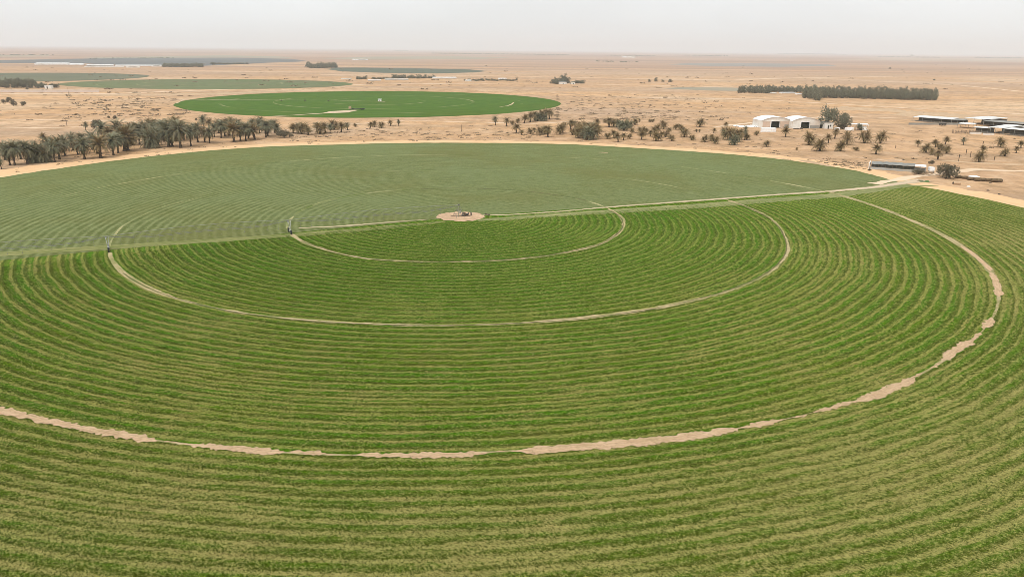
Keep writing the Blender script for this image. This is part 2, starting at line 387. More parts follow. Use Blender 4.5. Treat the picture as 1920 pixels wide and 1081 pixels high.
# sandy service track that runs round the circle
v = []; f = []
for i in range(241):
    a = -12+(214+12)*i/240; R = float(RE(a)); e = float(fbm1(a*.9, 8))
    ww = 9+6*e + (5 if a > 150 else 0)
    v += [on(R-.6, a, .02), on(R+ww*.5, a, .02), on(R+ww, a, .02)]
    if i: k = 3*i; f += [(k-3, k-2, k+1, k), (k-2, k-1, k+2, k+1)]
def mat_edge():
    m, n, b = newmat('edge_sand', .95, .1); p = n.pos()
    f_ = n.noise(n.scale(p, 1, 1), .08, 5, .6); q = n.noise(p, .5, 4, .7)
    c = n.mix(n.rng(f_, .35, .65), (.64, .405, .215), (.70, .45, .25)); c = n.mix(n.m('MULTIPLY', n.rng(q, .5, .8), .3), c, (.40, .27, .165))
    n.l.new(c, b.inputs['Base Color']); bump(n, b, q, .5, .5); return m
struct(obj('path', mesh_np('path', v, f, mat_edge(), 4)))

# headland strips along the dividing line
def mat_strip(name, dirx, diry, a, b_, c_):
    m, n, b = newmat(name, .9, .1); p = n.pos(); x, y, z = n.sep(p)
    u = n.m('ADD', n.m('MULTIPLY', x, dirx), n.m('MULTIPLY', y, diry)); w = n.m('ADD', n.m('MULTIPLY', x, -diry), n.m('MULTIPLY', y, dirx))
    q = n.comb(n.m('MULTIPLY', u, .07), n.m('MULTIPLY', w, 1.1))
    s1 = n.noise(q, 1.0, 4, .65, .3); cl = n.noise(p, .8, 4, .7); big = n.noise(p, .05, 3)
    c = n.mix(n.rng(s1, .38, .62), a, b_); c = n.mix(n.m('MULTIPLY', n.rng(cl, .42, .7), .6), c, c_)
    c = n.mix(n.m('MULTIPLY', n.rng(big, .5, .66), .4), c, b_)
    n.l.new(c, b.inputs['Base Color']); bump(n, b, n.m('ADD', s1, cl), .6, .4); return m
dR = (math.cos(math.radians(A_R)), math.sin(math.radians(A_R)))
M_HR = mat_strip('headland_right', *dR, (.13, .16, .045), (.30, .28, .12), (.11, .14, .04))
dL = (math.cos(math.radians(A_L)), math.sin(math.radians(A_L)))
M_HL = mat_strip('headland_left', *dL, (.12, .15, .03), (.27, .25, .10), (.14, .16, .045))
M_LIGHT = mat_strip('track_pale_right', *dR, (.40, .33, .19), (.50, .39, .26), (.26, .25, .11))
HR = [G(*p) for p in ((895,413), (960,409), (1060,402), (1170,395), (1300,387), (1440,376), (1560,367), (1640,356), (1700,348), (1760,349))]
struct(obj('path', ribbon('headland', M_HR, HR, [3, 4.5, 5, 6, 6.5, 6.5, 6.5, 6, 4, 1], .06, .7, 3, 2)))
TR = [G(*p) for p in ((905,403.5), (950,403), (1040,397.5), (1140,388.5), (1240,381), (1345,373.5), (1450,365.5), (1560,358.5), (1640,351), (1690,343.5), (1730,338))]
struct(obj('path', ribbon('dirt_track', M_LIGHT, TR, [1, 1.3, 1.4, 1.6, 2.0, 2.2, 2.2, 3.0, 3.6, 4.5, 7], .075, .35, 5, 1.5)))
TR2 = [G(*p) for p in ((1340,374), (1450,366), (1560,359), (1640,351), (1690,343.5), (1735,338))]
struct(obj('path', ribbon('dirt_track', PINK, TR2, [.9, .6, 1.5, 2.0, 3.4, 7], .085, .4, 15, 1.0)))
HLp = [G(*p) for p in ((-120,487), (0,477), (120,468.5), (240,461.5), (400,451), (545,441), (680,430.5), (800,419), (835,415))]
struct(obj('path', ribbon('headland', M_HL, HLp, [4.6, 4.6, 4.4, 4.2, 4.2, 4.2, 3.8, 2.8, 1.4], .06, .6, 7, 2)))
pk = [G(*p) for p in ((560,428), (640,424), (735,416.5), (800,411.5))]
struct(obj('path', ribbon('dirt_track', M_LIGHT, pk, [1.0, 1.6, 1.5, .6], .08, .5, 8, 1)))

# pad of bare sand at the pivot
PADM = mat_track('trampled_soil', (.40, .26, .16), (.60, .41, .26), .45)
struct(obj('path', disc_mesh('pivot_pad', PADM, CX+.55, CY+.7, 7.5, 6.9, .095, 120, 0, .12, 5)))

# wheel tracks: rings of flattened dry grass and bare sand
def mat_ring(name, a, b_, c_, k=.45):
    m, n, b = newmat(name, .92, .1); p = n.pos()
    f_ = n.noise(p, .6, 4, .7); g_ = n.noise(p, .09, 3, .6)
    c = n.mix(n.rng(f_, .38, .62), a, b_); c = n.mix(n.m('MULTIPLY', n.rng(g_, .45, .62), k*1.6), c, c_)
    n.l.new(c, b.inputs['Base Color']); bump(n, b, f_, .6, .3); return m
M_RT = mat_ring('wheel_track_tan', (.31, .26, .115), (.48, .365, .215), (.19, .19, .06), .45)
M_RD = mat_ring('wheel_rut_dark', (.10, .09, .035), (.15, .13, .05), (.07, .10, .02))
M_RG = mat_ring('old_track_mixed', (.09, .125, .02), (.13, .16, .035), (.33, .31, .15), .5)
M_RY = mat_ring('old_track_yellow', (.29, .28, .12), (.38, .34, .17), (.15, .18, .06), .5)
def ring(mat, RFn, a0, a1, w, z, off=0.0, jag=.25, seed=0, gap=0.0, step=.5, name='wheel_track'):
    n = max(2, int(abs(a1-a0)*PI/180*float(RFn(a0))/step)); v = []; f = []
    for i in range(n+1):
        a = a0+(a1-a0)*i/n; s_ = a*PI/180*100
        ww = w*(.5+.65*float(fbm1(s_*.12, seed))+.5*float(fbm1(s_*.5, seed+21))) - gap*float(n1(s_*.05, seed+7))*w
        ww *= min(1, (i*step/2.6)**.7, ((n-i)*step/2.6)**.7)
        ww = max(ww, .02)
        o = off + float(RFn(a)) + .35*(float(fbm1(s_*.05, seed+2))-.5)
        e1 = jag*(float(fbm1(s_*.9, seed+4))*.6+float(n1(s_*3.7, seed+14))*.4-.5)*min(1, ww*2); e2 = jag*(float(fbm1(s_*.9, seed+6))*.6+float(n1(s_*3.7, seed+16))*.4-.5)*min(1, ww*2)
        v += [on(o-ww/2+e1, a, z), on(o+ww/2+e2, a, z)]
        if i: k = 2*i; f.append((k-2, k-1, k+1, k))
    return struct(obj(name, mesh_np(name, v, f, mat, 4)))
aL, aR = 206.8, 380.0
ring(M_RT, R1, aL+1, aR+2, 1.3, .10, 0, .4, 1, .75); ring(M_RD, R1, aL+10, aR-6, .42, .115, -.12, .25, 2, .35)
ring(M_RT, R2, aL+1, aR-.5, 1.6, .10, 0, .5, 3, .7); ring(M_RD, R2, aL+14, 300, .42, .115, .1, .25, 4, .4); ring(M_RD, R2, 300, aR-4, .45, .115, -.3, .25, 41, .5)
ring(M_RY, R1, A_R, A_R+12, 1.0, .075, 0, .2, 5); ring(M_RD, R1, A_R+12, 110, .9, .078, 0, .2, 6, .2); ring(M_RG, R1, 110, 178, 1.0, .075, 0, .2, 66, .2); ring(M_RY, R1, 181, 203, .9, .08, 0, .2, 7)
ring(M_RG, R2, A_R+1, 168, .55, .075, 0, .2, 8, .6); ring(M_RY, R2, 168, 205.5, .55, .075, 0, .3, 9, .6); ring(M_RY, R2, 34, 52, .7, .08, 0, .2, 10, .3)
ring(M_RY, R3, A_R-.4, A_R+11, 1.5, .08, 0, .3, 11); ring(M_RG, R3, A_R+11, 205, .6, .075, 0, .3, 12, .5)
ring(M_RY, R3, 40, 50, 1.1, .08, 0, .3, 13, .3); ring(M_RY, R3, 96, 128, 1.0, .08, 0, .3, 14, .4); ring(M_RY, R3, 150, 163, .9, .08, 0, .3, 16, .5); ring(M_RY, R3, 62, 76, .7, .08, 0, .2, 18, .5)
# third track on the mown side: bare sand patches, then tan line up to the dividing track
def mat_rut():
    m, n, b = newmat('rutted_sand', .95, .05)
    p, x, y, r = polar_nodes(n); th = n.m('ARCTAN2', y, x)
    arc = n.comb(n.m('MULTIPLY', r, 3.2), n.m('MULTIPLY', th, 40.0)); s1 = n.noise(arc, 1.0, 4, .7); cl = n.noise(p, 3.0, 4, .7); bg_ = n.noise(p, .35, 4, .65)
    c = n.mix(n.rng(s1, .34, .66), (.52, .34, .20), (.70, .495, .315)); c = n.mix(n.m('MULTIPLY', n.rng(cl, .5, .68), .65), c, (.34, .215, .12)); c = n.mix(n.m('MULTIPLY', n.rng(bg_, .52, .66), .5), c, (.42, .30, .15))
    n.l.new(c, b.inputs['Base Color']); bump(n, b, n.m('ADD', s1, cl), 1.0, .35); return m
RUT = mat_rut()
def th_at(px, py): return polar(px, py)[1]
def th3(px):  # bearing where the third track passes photo column px (lower branch)
    ps = [p for p in T3 if p[1] > 560]; xs_ = [p[0] for p in ps]; ys_ = [p[1] for p in ps]
    return th_at(px, float(np.interp(px, xs_, ys_)))
PATCH = [(-60,300,1.5), (300,345,.15), (345,538,1.5), (538,625,.75), (668,915,1.1), (915,958,.2), (958,1385,1.75), (1385,1468,.9), (1485,1510,1.0), (1524,1605,1.0), (1598,1708,1.5), (1700,1724,.7), (1738,1756,.9), (1764,1817,1.6), (1816,1832,.9), (1839,1872,1.8)]
bare3 = []
for i, (x0, x1, w) in enumerate(PATCH):
    a0, a1 = (th3(x0) if x0 > 0 else 228.0), th3(x1); bare3.append((a0, a1, w))
    ring(RUT, R3, a0, a1, w*.95, .12, .1*(-1)**i, 1.25, 20+i, step=.16)
a_l = th_at(1873, 560)
for a0, a1, w in ((a_l+.6, a_l+9, 1.5), (a_l+9.5, a_l+20, 1.2)):
    ring(RUT, R3, a0, a1, w, .12, 0, .8, 50+int(w*10), step=.25); bare3.append((a0, a1, w))
ring(M_RT, R3, a_l+8, aR+1.2, 1.7, .10, 0, .4, 55)
ring(M_RT, R3, 225, a_l+9, .6, .09, .0, .35, 56, .8)

# ------------------------------------------------------------------ standing crop: real tufts on the mown side
def build_tufts():
    N = 640000
    d = 48+rng.random(N)*262; u = (rng.random(N)-.5)*2*.86
    x = d*u; y = d
    dx, dy = x-CX, y-CY; r = np.hypot(dx, dy); th = np.degrees(np.arctan2(dy, dx)) % 360
    keep = (r < RE(th)-.8) & (r > 8.5) & ((th > A_L+3.2) | (th < A_R-4.2))
    tt = np.where(th < 180, th+360, th)
    keep &= ((tt > A_L+2) & (tt < 381)) & (r*np.sin(np.radians(np.minimum(tt-A_L, 90))) > 3.2) & (r*np.sin(np.radians(np.minimum(380.6-tt, 90))) > 7.5)
    keep &= rng.random(N) < np.clip((312-d)/130, .02, 1)
    keep &= ~((np.abs(r-R1(th)) < .8) & (rng.random(N) < .72)); keep &= ~((np.abs(r-R2(th)) < .95) & (rng.random(N) < .72))
    rr3 = np.abs(r-R3(th))
    for a0, a1, w in bare3: keep &= ~((th > min(a0, a1)) & (th < max(a0, a1)) & (rr3 < w*(.33+.24*rng.random(len(rr3)))))
    keep &= ~((rr3 < .3) & (rng.random(N) < .6)); keep &= ~((rr3 < .75) & (th > a_l) & (rng.random(N) < .9))
    x, y, r, th, d = x[keep], y[keep], r[keep], th[keep], d[keep]; M = len(x)
    row = .5+.5*np.cos(2*PI*(np.minimum(r, 145)/SP+np.maximum(r-145, 0)/2.18))
    hgt = (.04+.11*rng.random(M)**1.5)*(1.12-.40*row)
    K = 4
    rnd = rng.random(M)
    vs = []; rn = []; hg = []
    tang = np.radians(th)+PI/2
    for k in range(K):
        a = rng.random(M)*2*PI; spread = .05+.16*rng.random(M)
        bx, by = x+np.cos(a)*spread, y+np.sin(a)*spread
        w = (.022+.035*rng.random(M))*(1+np.clip((d-80)/110, 0, 1.0)); o = rng.random(M)*PI
        la = np.where(rng.random(M) < .55, tang+.5*(rng.random(M)-.5), .75+1.2*(rng.random(M)-.5))+PI*(rng.random(M) < .25); ln = .16+.26*rng.random(M)
        # leaning mostly with the wind (from the left) and along the mowing direction
        tx, ty = bx+np.cos(la)*ln, by+np.sin(la)*ln; o = la+PI/2
        z0 = .03
        hk = hgt*(.6+.6*rng.random(M))
        p0 = np.stack([bx-np.cos(o)*w, by-np.sin(o)*w, np.full(M, z0)], 1)
        p1 = np.stack([bx+np.cos(o)*w, by+np.sin(o)*w, np.full(M, z0)], 1)
        mx, my = (bx*.55+tx*.45), (by*.55+ty*.45)
        p2 = np.stack([mx+np.cos(o)*w*1.2, my+np.sin(o)*w*1.2, z0+hk*.62], 1)
        p3 = np.stack([tx, ty, z0+hk], 1)
        p4 = np.stack([mx-np.cos(o)*w*1.2, my-np.sin(o)*w*1.2, z0+hk*.62], 1)
        vs.append(np.stack([p0, p1, p2, p3, p4], 1))
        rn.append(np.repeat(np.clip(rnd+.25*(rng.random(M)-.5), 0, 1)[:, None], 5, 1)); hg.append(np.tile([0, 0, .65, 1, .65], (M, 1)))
    V = np.concatenate(vs).reshape(-1, 3); nf = len(V)//5
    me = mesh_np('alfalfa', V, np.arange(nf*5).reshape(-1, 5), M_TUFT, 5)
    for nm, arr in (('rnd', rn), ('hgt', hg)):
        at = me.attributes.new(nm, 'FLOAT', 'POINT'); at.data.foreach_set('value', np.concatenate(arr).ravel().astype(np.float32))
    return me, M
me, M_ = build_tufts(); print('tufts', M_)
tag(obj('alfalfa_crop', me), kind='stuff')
# ------------------------------------------------------------------ materials of the objects
GALV = simple('galvanised_steel', (.40, .40, .38), .5, .15, 3, .4, .3)
PIPEM = simple('weathered_pipe', (.27, .28, .19), .6, .3, 1.2, .3, 0, (.2, .17, .12))
TRUSSM = simple('dull_steel', (.17, .165, .145), .6, .3, 2, .3)
DARKM = simple('dark_steel', (.06, .06, .055), .6, .3, 3, .3)
RUST = simple('rusty_machinery', (.11, .08, .055), .8, .4, 2, .2)
RUBBER = simple('tyre_rubber', (.03, .03, .03), .85, .3, 4, .2)
WHITE = simple('white_sheeting', (.84, .84, .83), .45, .05, .6, .3, 0, (.62, .58, .52))
WALLW = simple('whitewashed_wall', (.76, .73, .67), .85, .07, .5, .15, 0, (.50, .40, .31))
WALLP = simple('dusty_pink_panel', (.60, .46, .36), .85, .1, .4, .15, 0, (.46, .34, .25))
GREYW = simple('grey_block_wall', (.27, .27, .25), .9, .2, .4, .1, 0, (.36, .30, .22))
SHADE = simple('grey_shade_net', (.24, .235, .215), .9, .2, .3, .1, 0, (.34, .27, .20))
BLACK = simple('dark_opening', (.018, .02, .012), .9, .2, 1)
SHDARK = simple('shade_fill_grey', (.12, .115, .095), .9, .3, .5, .1)  # dark grey that paints the shade under shed roofs
TIMB = simple('weathered_timber', (.20, .145, .095), .9, .3, 2)
HAY = simple('brown_straw', (.17, .12, .07), .95, .4, 1.2, .05, 0, (.09, .06, .035))
TANB = simple('tan_drum', (.48, .33, .2), .8, .1, 1)
TARP = simple('green_tarpaulin', (.10, .15, .05), .8, .4, 1)
TRUNK = simple('palm_trunk', (.085, .062, .042), .95, .4, 3, .05)
BARK = simple('tree_bark', (.10, .075, .05), .95, .35, 2, .05)
STONE = simple('pale_rock', (.7, .68, .62), .9, .1, 2)

def ribbed(name, col, dirt, pitch=1.1):
    m, n, b = newmat(name, .5, .3); o_ = n.add('ShaderNodeTexCoord').outputs['Object']; x, y, z = n.sep(o_)
    rib = n.m('SINE', n.m('MULTIPLY', x, 2*PI/pitch)); st = n.noise(n.scale(o_, 1.1, .12, .3), 1.0, 5, .7); bl = n.noise(o_, .25, 4, .6)
    c = n.mix(n.rng(st, .45, .75), col, dirt); c = n.mix(n.m('MULTIPLY', n.rng(bl, .52, .7), .6), c, dirt)
    c = n.mix(n.m('MULTIPLY', n.m('GREATER_THAN', rib, .93), .55), c, tuple(q*.55 for q in col))
    n.l.new(c, b.inputs['Base Color']); bump(n, b, rib, .5, .06); return m
TIN = ribbed('dusty_white_roof_sheets', (.68, .68, .66), (.46, .40, .32))
GREYW2 = ribbed('streaked_grey_wall', (.30, .29, .26), (.40, .33, .25), 2.2)

def leafmat(name, a, b_, c_, dry, dryk):
    m, n, b = newmat(name, .7, .25)
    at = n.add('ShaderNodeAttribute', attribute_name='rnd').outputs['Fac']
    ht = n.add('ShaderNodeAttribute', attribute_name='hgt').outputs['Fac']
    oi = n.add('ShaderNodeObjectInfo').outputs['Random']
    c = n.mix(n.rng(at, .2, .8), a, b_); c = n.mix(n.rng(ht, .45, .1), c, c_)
    c = n.mix(n.m('MULTIPLY', n.rng(at, 1-dryk, 1-dryk*.6), .8), c, dry)
    c = n.mix(n.m('MULTIPLY', n.rng(oi, .3, 1), .35), c, dry)
    n.l.new(c, b.inputs['Base Color']); b.inputs['Subsurface Weight'].default_value = 0
    return m
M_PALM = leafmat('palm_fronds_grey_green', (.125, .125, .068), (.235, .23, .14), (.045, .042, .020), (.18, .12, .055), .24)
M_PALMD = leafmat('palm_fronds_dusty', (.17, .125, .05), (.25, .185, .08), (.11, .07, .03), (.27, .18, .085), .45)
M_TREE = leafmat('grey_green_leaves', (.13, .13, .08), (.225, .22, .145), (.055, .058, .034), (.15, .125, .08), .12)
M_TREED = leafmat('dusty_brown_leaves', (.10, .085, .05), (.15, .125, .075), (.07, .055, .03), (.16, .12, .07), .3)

def attr(me, nm, arr):
    a = me.attributes.new(nm, 'FLOAT', 'POINT'); a.data.foreach_set('value', np.asarray(arr, np.float32))
# ------------------------------------------------------------------ date palms
def crown_mesh(name, mat, z0, nf, L, droop, up0, up1, seed, lean=(0, 0), width=.30):
    rs = np.random.default_rng(seed); V = []; Fc = []; R_ = []; Hh = []
    for i in range(nf):
        az = i*2.399963+rs.random()*.5; t = i/nf
        el = math.radians(up0+(up1-up0)*t+rs.normal()*7); l = L*(.8+.35*rs.random())*(1 if t > .12 else .85)
        rv = rs.random(); seg = 7
        pts = []
        for k in range(seg+1):
            s = k/seg; e = el - droop*(s**1.5)*(1.25-.35*t)
            if k == 0: p = np.array([lean[0], lean[1], z0])
            else: p = pts[-1] + np.array([math.cos(az)*math.cos(e), math.sin(az)*math.cos(e), math.sin(e)])*l/seg
            pts.append(p)
        side = np.array([-math.sin(az), math.cos(az), 0])
        for k in range(seg):
            p, q = pts[k], pts[k+1]; s = (k+.5)/seg
            wd = width*L/3.6*(math.sin(PI*min(1, .18+s*.85))**.7)
            for sg in (-1, 1):
                for j in range(3):          # leaflets: narrow pointed blades, swept forward and hanging
                    a = p+(q-p)*(j/3.0); b2 = p+(q-p)*(j/3.0+.24)
                    tip = (a+b2)/2 + side*sg*wd*(1.5+.7*rs.random()) + (q-p)*1.0 + np.array([0, 0, -wd*(.35+.7*rs.random())])
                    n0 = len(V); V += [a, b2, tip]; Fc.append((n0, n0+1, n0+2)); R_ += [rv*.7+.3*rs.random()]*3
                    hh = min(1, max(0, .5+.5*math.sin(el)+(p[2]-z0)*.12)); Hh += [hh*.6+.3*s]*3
        for k in range(seg):                # midrib
            p, q = pts[k], pts[k+1]; n0 = len(V)
            V += [p-side*.05, p+side*.05, q+side*.03, q-side*.03]; Fc += [(n0, n0+1, n0+2), (n0, n0+2, n0+3)]; R_ += [rv]*4; Hh += [.5]*4
    me = mesh_np(name, V, Fc, mat); attr(me, 'rnd', R_); attr(me, 'hgt', Hh); return me
def trunk_mesh(h, r, lean=(0, 0), seed=0):
    mb = MB(); rs = np.random.default_rng(seed); k = 9; pts = []; rr = []
    for i in range(k+1):
        s = i/k; pts.append((lean[0]*s**1.6, lean[1]*s**1.6, h*s-.15*(i == 0)))
        rr.append(r*(1.45-.9*min(1, s*3.2) if s < .25 else .9+.16*((i % 2)))*(1 if i < k else 1.35))
    return mb.tube(pts, rr, 8).mesh('trunk', TRUNK)
PROTO = []
class Kind: pass
def kind(trunks, crowns, height):
    k = Kind(); k.t, k.c = trunks, crowns; zs = []; rs_ = []
    for m in crowns:
        co = np.empty(len(m.vertices)*3, np.float32); m.vertices.foreach_get('co', co); co = co.reshape(-1, 3)
        zs.append(np.percentile(co[:, 2], 99)); rs_.append(np.percentile(np.hypot(co[:, 0], co[:, 1]), 93))
    k.h = float(max(zs)); k.w = 2*float(max(rs_)); return k
# each kind: list of trunk meshes and crown meshes (a multi-stemmed clump has several)
def palm_kind(h, r, nf, L, droop, up0, up1, mat, seed, lean=(0, 0), wd=.3):
    return kind([trunk_mesh(h, r, lean, seed)], [crown_mesh('crown', mat, h, nf, L, droop, up0, up1, seed, lean, wd)], h+L*.62)
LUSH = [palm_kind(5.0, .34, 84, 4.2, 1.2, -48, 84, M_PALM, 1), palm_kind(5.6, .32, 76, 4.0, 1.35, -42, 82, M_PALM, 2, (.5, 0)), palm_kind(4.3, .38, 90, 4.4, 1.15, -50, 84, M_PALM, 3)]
def clump_kind(seed, mat, n=4, L=4.4, h=1.6, sp=1.8):
    rs = np.random.default_rng(seed); T = []; C = []
    for i in range(n):
        a = 2*PI*i/n+rs.random(); ln = (math.cos(a)*sp*(.6+.6*rs.random()), math.sin(a)*sp*(.6+.6*rs.random())); hh = h*(.7+.9*rs.random())
        T.append(trunk_mesh(hh, .26, ln, seed+i)); C.append(crown_mesh('crown', mat, hh, 44, L*(.85+.3*rs.random()), 1.0, -30, 86, seed*7+i, ln))
    return kind(T, C, h+L*.8)
BUSHY = [clump_kind(21, M_PALM), clump_kind(22, M_PALM, 5)]
DRYP = [palm_kind(2.6, .26, 56, 2.5, 1.0, -18, 84, M_PALMD, 31, (.25, 0), .42), palm_kind(2.1, .28, 64, 2.5, .8, -10, 86, M_PALMD, 32, (-.4, .1), .42), palm_kind(3.0, .25, 52, 2.3, 1.3, -28, 80, M_PALMD, 33, (0, .2), .42)]
DRYC = [clump_kind(41, M_PALMD, 2, 2.5, 1.7, .8), clump_kind(42, M_PALMD, 3, 2.4, 1.6, 1.0)]
GREYC = [clump_kind(51, M_PALM, 3, 2.9, 1.7, 1.1)]
def put_tree(kd, name, loc, height, rz, label, cat, group=None, sxy=1.0):
    s = height/kd.h
    e = empty(name, (*loc, 0), rz); e.scale = (s*sxy, s*sxy, s); tag(e, label, cat, group)
    for m in kd.t: obj('trunk', m, e)
    for m in kd.c: obj('crown', m, e)
    return e
def palm(px, py, hpx, kd, label, group=None, sxy=1.0):
    asp = .80 if kd in LUSH else 1.05 if kd in BUSHY else .92 if kd in DRYP else 1.08      # crown width against height, as in the photo
    sxy = sxy*asp*kd.h/kd.w
    return put_tree(kd, 'date_palm', G(px, py), max(1.2, HM(hpx, px, py))*random.uniform(.86, 1.08), random.random()*6.28, label, 'palm tree', group, sxy)

# --- the dense left belt: (x, y of the foot in the photo, height in photo pixels, kind)
L_, B_ = LUSH, BUSHY
belt = {
 'a': [(3,317,26,1),(19,310,45,0),(28,310,52,1),(10,300,44,2),(52,307,46,0),(68,304,44,'b'),(84,304,40,'b'),(103,304,42,1),(112,299,52,0),(40,298,40,1),(95,296,46,2),(122,292,48,2)],
 'b': [(137,282,38,2),(159,298,46,0),(155,288,42,1),(189,296,48,1),(183,288,40,0),(213,291,46,0),(222,287,42,1),(234,283,50,'b'),(240,282,52,2),(175,280,38,2),(197,268,40,1),(206,273,44,2),(224,271,46,0),(250,272,44,2),(262,271,46,1),(146,290,34,2)],
 'c': [(284,277,48,'b'),(297,272,42,2),(317,275,50,2),(323,275,42,0),(339,277,52,0),(358,274,48,1),(371,267,42,0),(384,267,36,2),(393,269,34,1),(307,262,42,0),(345,262,40,1),(330,264,46,2),(272,262,40,2),(366,258,34,0),(290,258,36,1)],
 'd': [(402,257,34,1),(415,259,38,1),(422,256,34,0),(439,266,44,2),(451,264,36,0),(461,264,38,1),(466,260,34,2),(478,262,38,1),(499,258,36,1),(502,255,34,2),(515,249,26,0),(431,254,38,0),(447,254,34,2),(487,250,32,0),(520,252,22,2),(410,250,28,2),(473,248,28,1)],
 'e': [(280,246,26,1),(291,244,20,0),(304,250,22,1),(323,250,30,1),(380,233,16,1),(383,240,22,0),(392,243,20,1),(432,243,22,1),(445,243,20,0),(474,240,20,1),(490,243,26,1),(508,240,15,1),(259,250,20,0)],
 'f': [(550,250,22,1),(560,249,20,0),(566,251,26,1),(578,253,16,2),(594,247,20,0),(600,251,26,1),(610,249,24,0),(619,250,20,2),(627,243,22,1),(640,248,20,1),(652,244,16,2),(572,247,22,0)],
}
lab = {'a': ('bushy grey-green date palm at the far left end of the dense belt', 'date palms at the far left end of the dense belt'),
 'b': ('grey-green date palm in the dense belt, between its left end and its thickest stretch', 'date palms left of the middle of the dense belt'),
 'c': ('broad-crowned grey-green date palm in the thickest middle stretch of the belt', 'date palms in the middle of the dense belt'),
 'd': ('grey-green date palm in the right stretch of the dense belt, near the dome-shaped bush', 'date palms in the right stretch of the dense belt'),
 'e': ('small thin date palm poking out behind the dense palm belt', 'small date palms behind the dense belt'),
 'f': ('small brownish date palm in the loose row right of the dome-shaped bush', 'date palms in the loose row right of the dome bush')}
for key, lst in belt.items():
    for i, (px, py, hp, kd) in enumerate(lst):
        if key == 'e': k = (DRYP+LUSH)[(i*2) % 6]; s = 1
        elif key in 'bcd' and i % 4 == 3: k = DRYP[i % 3]; s = 1
        elif key == 'f': k = (DRYP[kd], LUSH[1], DRYC[0])[i % 3]; s = 1.15
        else: k = B_[i % 2] if kd == 'b' else L_[kd]; s = 1.0
        palm(px, py, hp*(1.0 if key != 'e' else 1.1), k, *lab[key], sxy=s*(.95+.2*random.random()))
palm(161, 244, 19, LUSH[1], 'lone date palm with drooping crown on open sand behind the left belt')
palm(81, 268, 20, DRYP[0], 'thin small-crowned palm rising behind the left end of the dense belt')
palm(94, 270, 17, DRYC[0], 'low brown palm clump behind the left end of the dense belt')
palm(247, 244, 18, DRYC[1], 'wide low brown palm thicket just behind the dense belt, left of its middle', sxy=1.5)
g1 = 'five small palms in the sand right of the loose row'
for i, (px, py, hp) in enumerate(((694,241,14),(702,238,13),(715,240,14),(732,236,13),(666,238,8))):
    palm(px, py, hp, (DRYP[1], DRYC[0], DRYC[1], DRYP[0], DRYC[0])[i], 'small brown palm in the short sparse group in sand below the bright green circle', g1, 1.2)
palm(747, 236, 13, LUSH[1], 'small round-crowned palm standing last at the right end of the sparse group')

# --- scattered palms to the right
palm(929, 235, 20, LUSH[1], 'left palm of two neat lone palms below the bright green circle'); palm(950, 237, 19, DRYP[2], 'right palm of two neat lone palms below the bright green circle')
right = {
 'g': [(983,231,17,1),(994,229,17,0),(1003,226,16,1),(1014,226,18,0),(1025,224,22,2),(1030,223,20,1),(1008,227,15,'g'),(1018,227,14,'g'),(971,231,9,'c'),(960,234,8,'c')],
 'h': [(968,249,16,0),(978,253,10,1),(994,251,12,'c'),(1002,248,10,0),(1013,253,17,'c'),(1027,257,22,0),(1020,251,14,'g')],
 'i': [(1050,252,21,'c'),(1055,249,18,0),(1070,242,16,0),(1058,238,11,'c'),(1078,240,13,1),(1073,253,12,'c'),(1083,258,16,'c'),(1102,262,28,'g'),(1111,260,26,'c'),(1095,259,26,'c'),(1120,256,22,1),(1110,245,18,'c'),(1119,236,15,1),(1090,245,18,'c'),(1100,246,18,0),(1106,250,22,'g'),(1088,252,20,'c'),(1117,247,16,'c'),(1080,250,14,1)],
 'j': [(1134,230,8,'c'),(1142,238,16,1),(1150,237,15,'c'),(1170,245,20,'g'),(1162,241,18,'g'),(1180,241,16,'g'),(1190,234,11,'c'),(1139,260,13,'c'),(1151,259,17,1),(1159,266,16,1),(1169,263,15,1),(1181,260,11,'c'),(1156,239,16,1),(1174,239,15,'c'),(1192,234,10,1),(1199,229,7,0),(1185,250,10,'c')],
 'k': [(1203,262,16,1),(1203,252,16,'c'),(1211,251,12,0),(1219,229,7,'c'),(1224,229,6,'c'),(1230,264,20,'c'),(1229,252,18,'c'),(1219,256,12,1),(1244,242,16,'c'),(1247,257,14,'c'),(1254,252,12,1),(1259,264,12,'c'),(1267,243,13,'c'),(1278,247,13,'c'),(1283,257,18,'c'),(1240,258,13,1),(1273,243,11,1),(1297,263,11,'c')],
 'l': [(1312,238,16,'c'),(1306,248,6,0),(1311,248,6,0),(1322,266,14,'c'),(1333,264,14,'c'),(1340,269,14,'c'),(1338,249,9,1),(1358,253,15,'c'),(1361,236,7,'c'),(1368,262,22,'c'),(1377,272,20,'g'),(1360,256,14,'g'),(1380,262,20,'c'),(1386,266,16,1),(1400,262,13,'c'),(1390,256,14,1),(1373,255,15,1)],
 'n': [(1721,275,14,0),(1736,286,17,'c'),(1747,290,12,'c'),(1754,276,14,1),(1772,271,16,0),(1760,280,12,'c'),(1775,288,17,'c'),(1758,300,18,1),(1766,282,12,'c')],
}
lab2 = {'g': ('slim brown palm in the tight row at the right tip of the bright green circle', 'palms at the right tip of the bright green circle'),
 'h': ('small dusty palm between the two lone palms and the big thicket', 'small palms left of the big thicket'),
 'i': ('dusty brown palm in the big tangled thicket right of centre above the field edge', 'palms of the big tangled thicket'),
 'j': ('dusty palm in the spread-out patch around the grey-crowned clump', 'palms around the grey-crowned clump'),
 'k': ('brown bushy palm in the open scatter between the grey-crowned clump and the lone leaning tree', 'palms in the open scatter'),
 'l': ('brown bushy palm in the group left of the white sheds, close to the field edge', 'palms left of the white sheds'),
 'n': ('small bare-looking brown palm in the cluster in front of the long-roofed livestock sheds', 'palms clustered below the livestock sheds')}
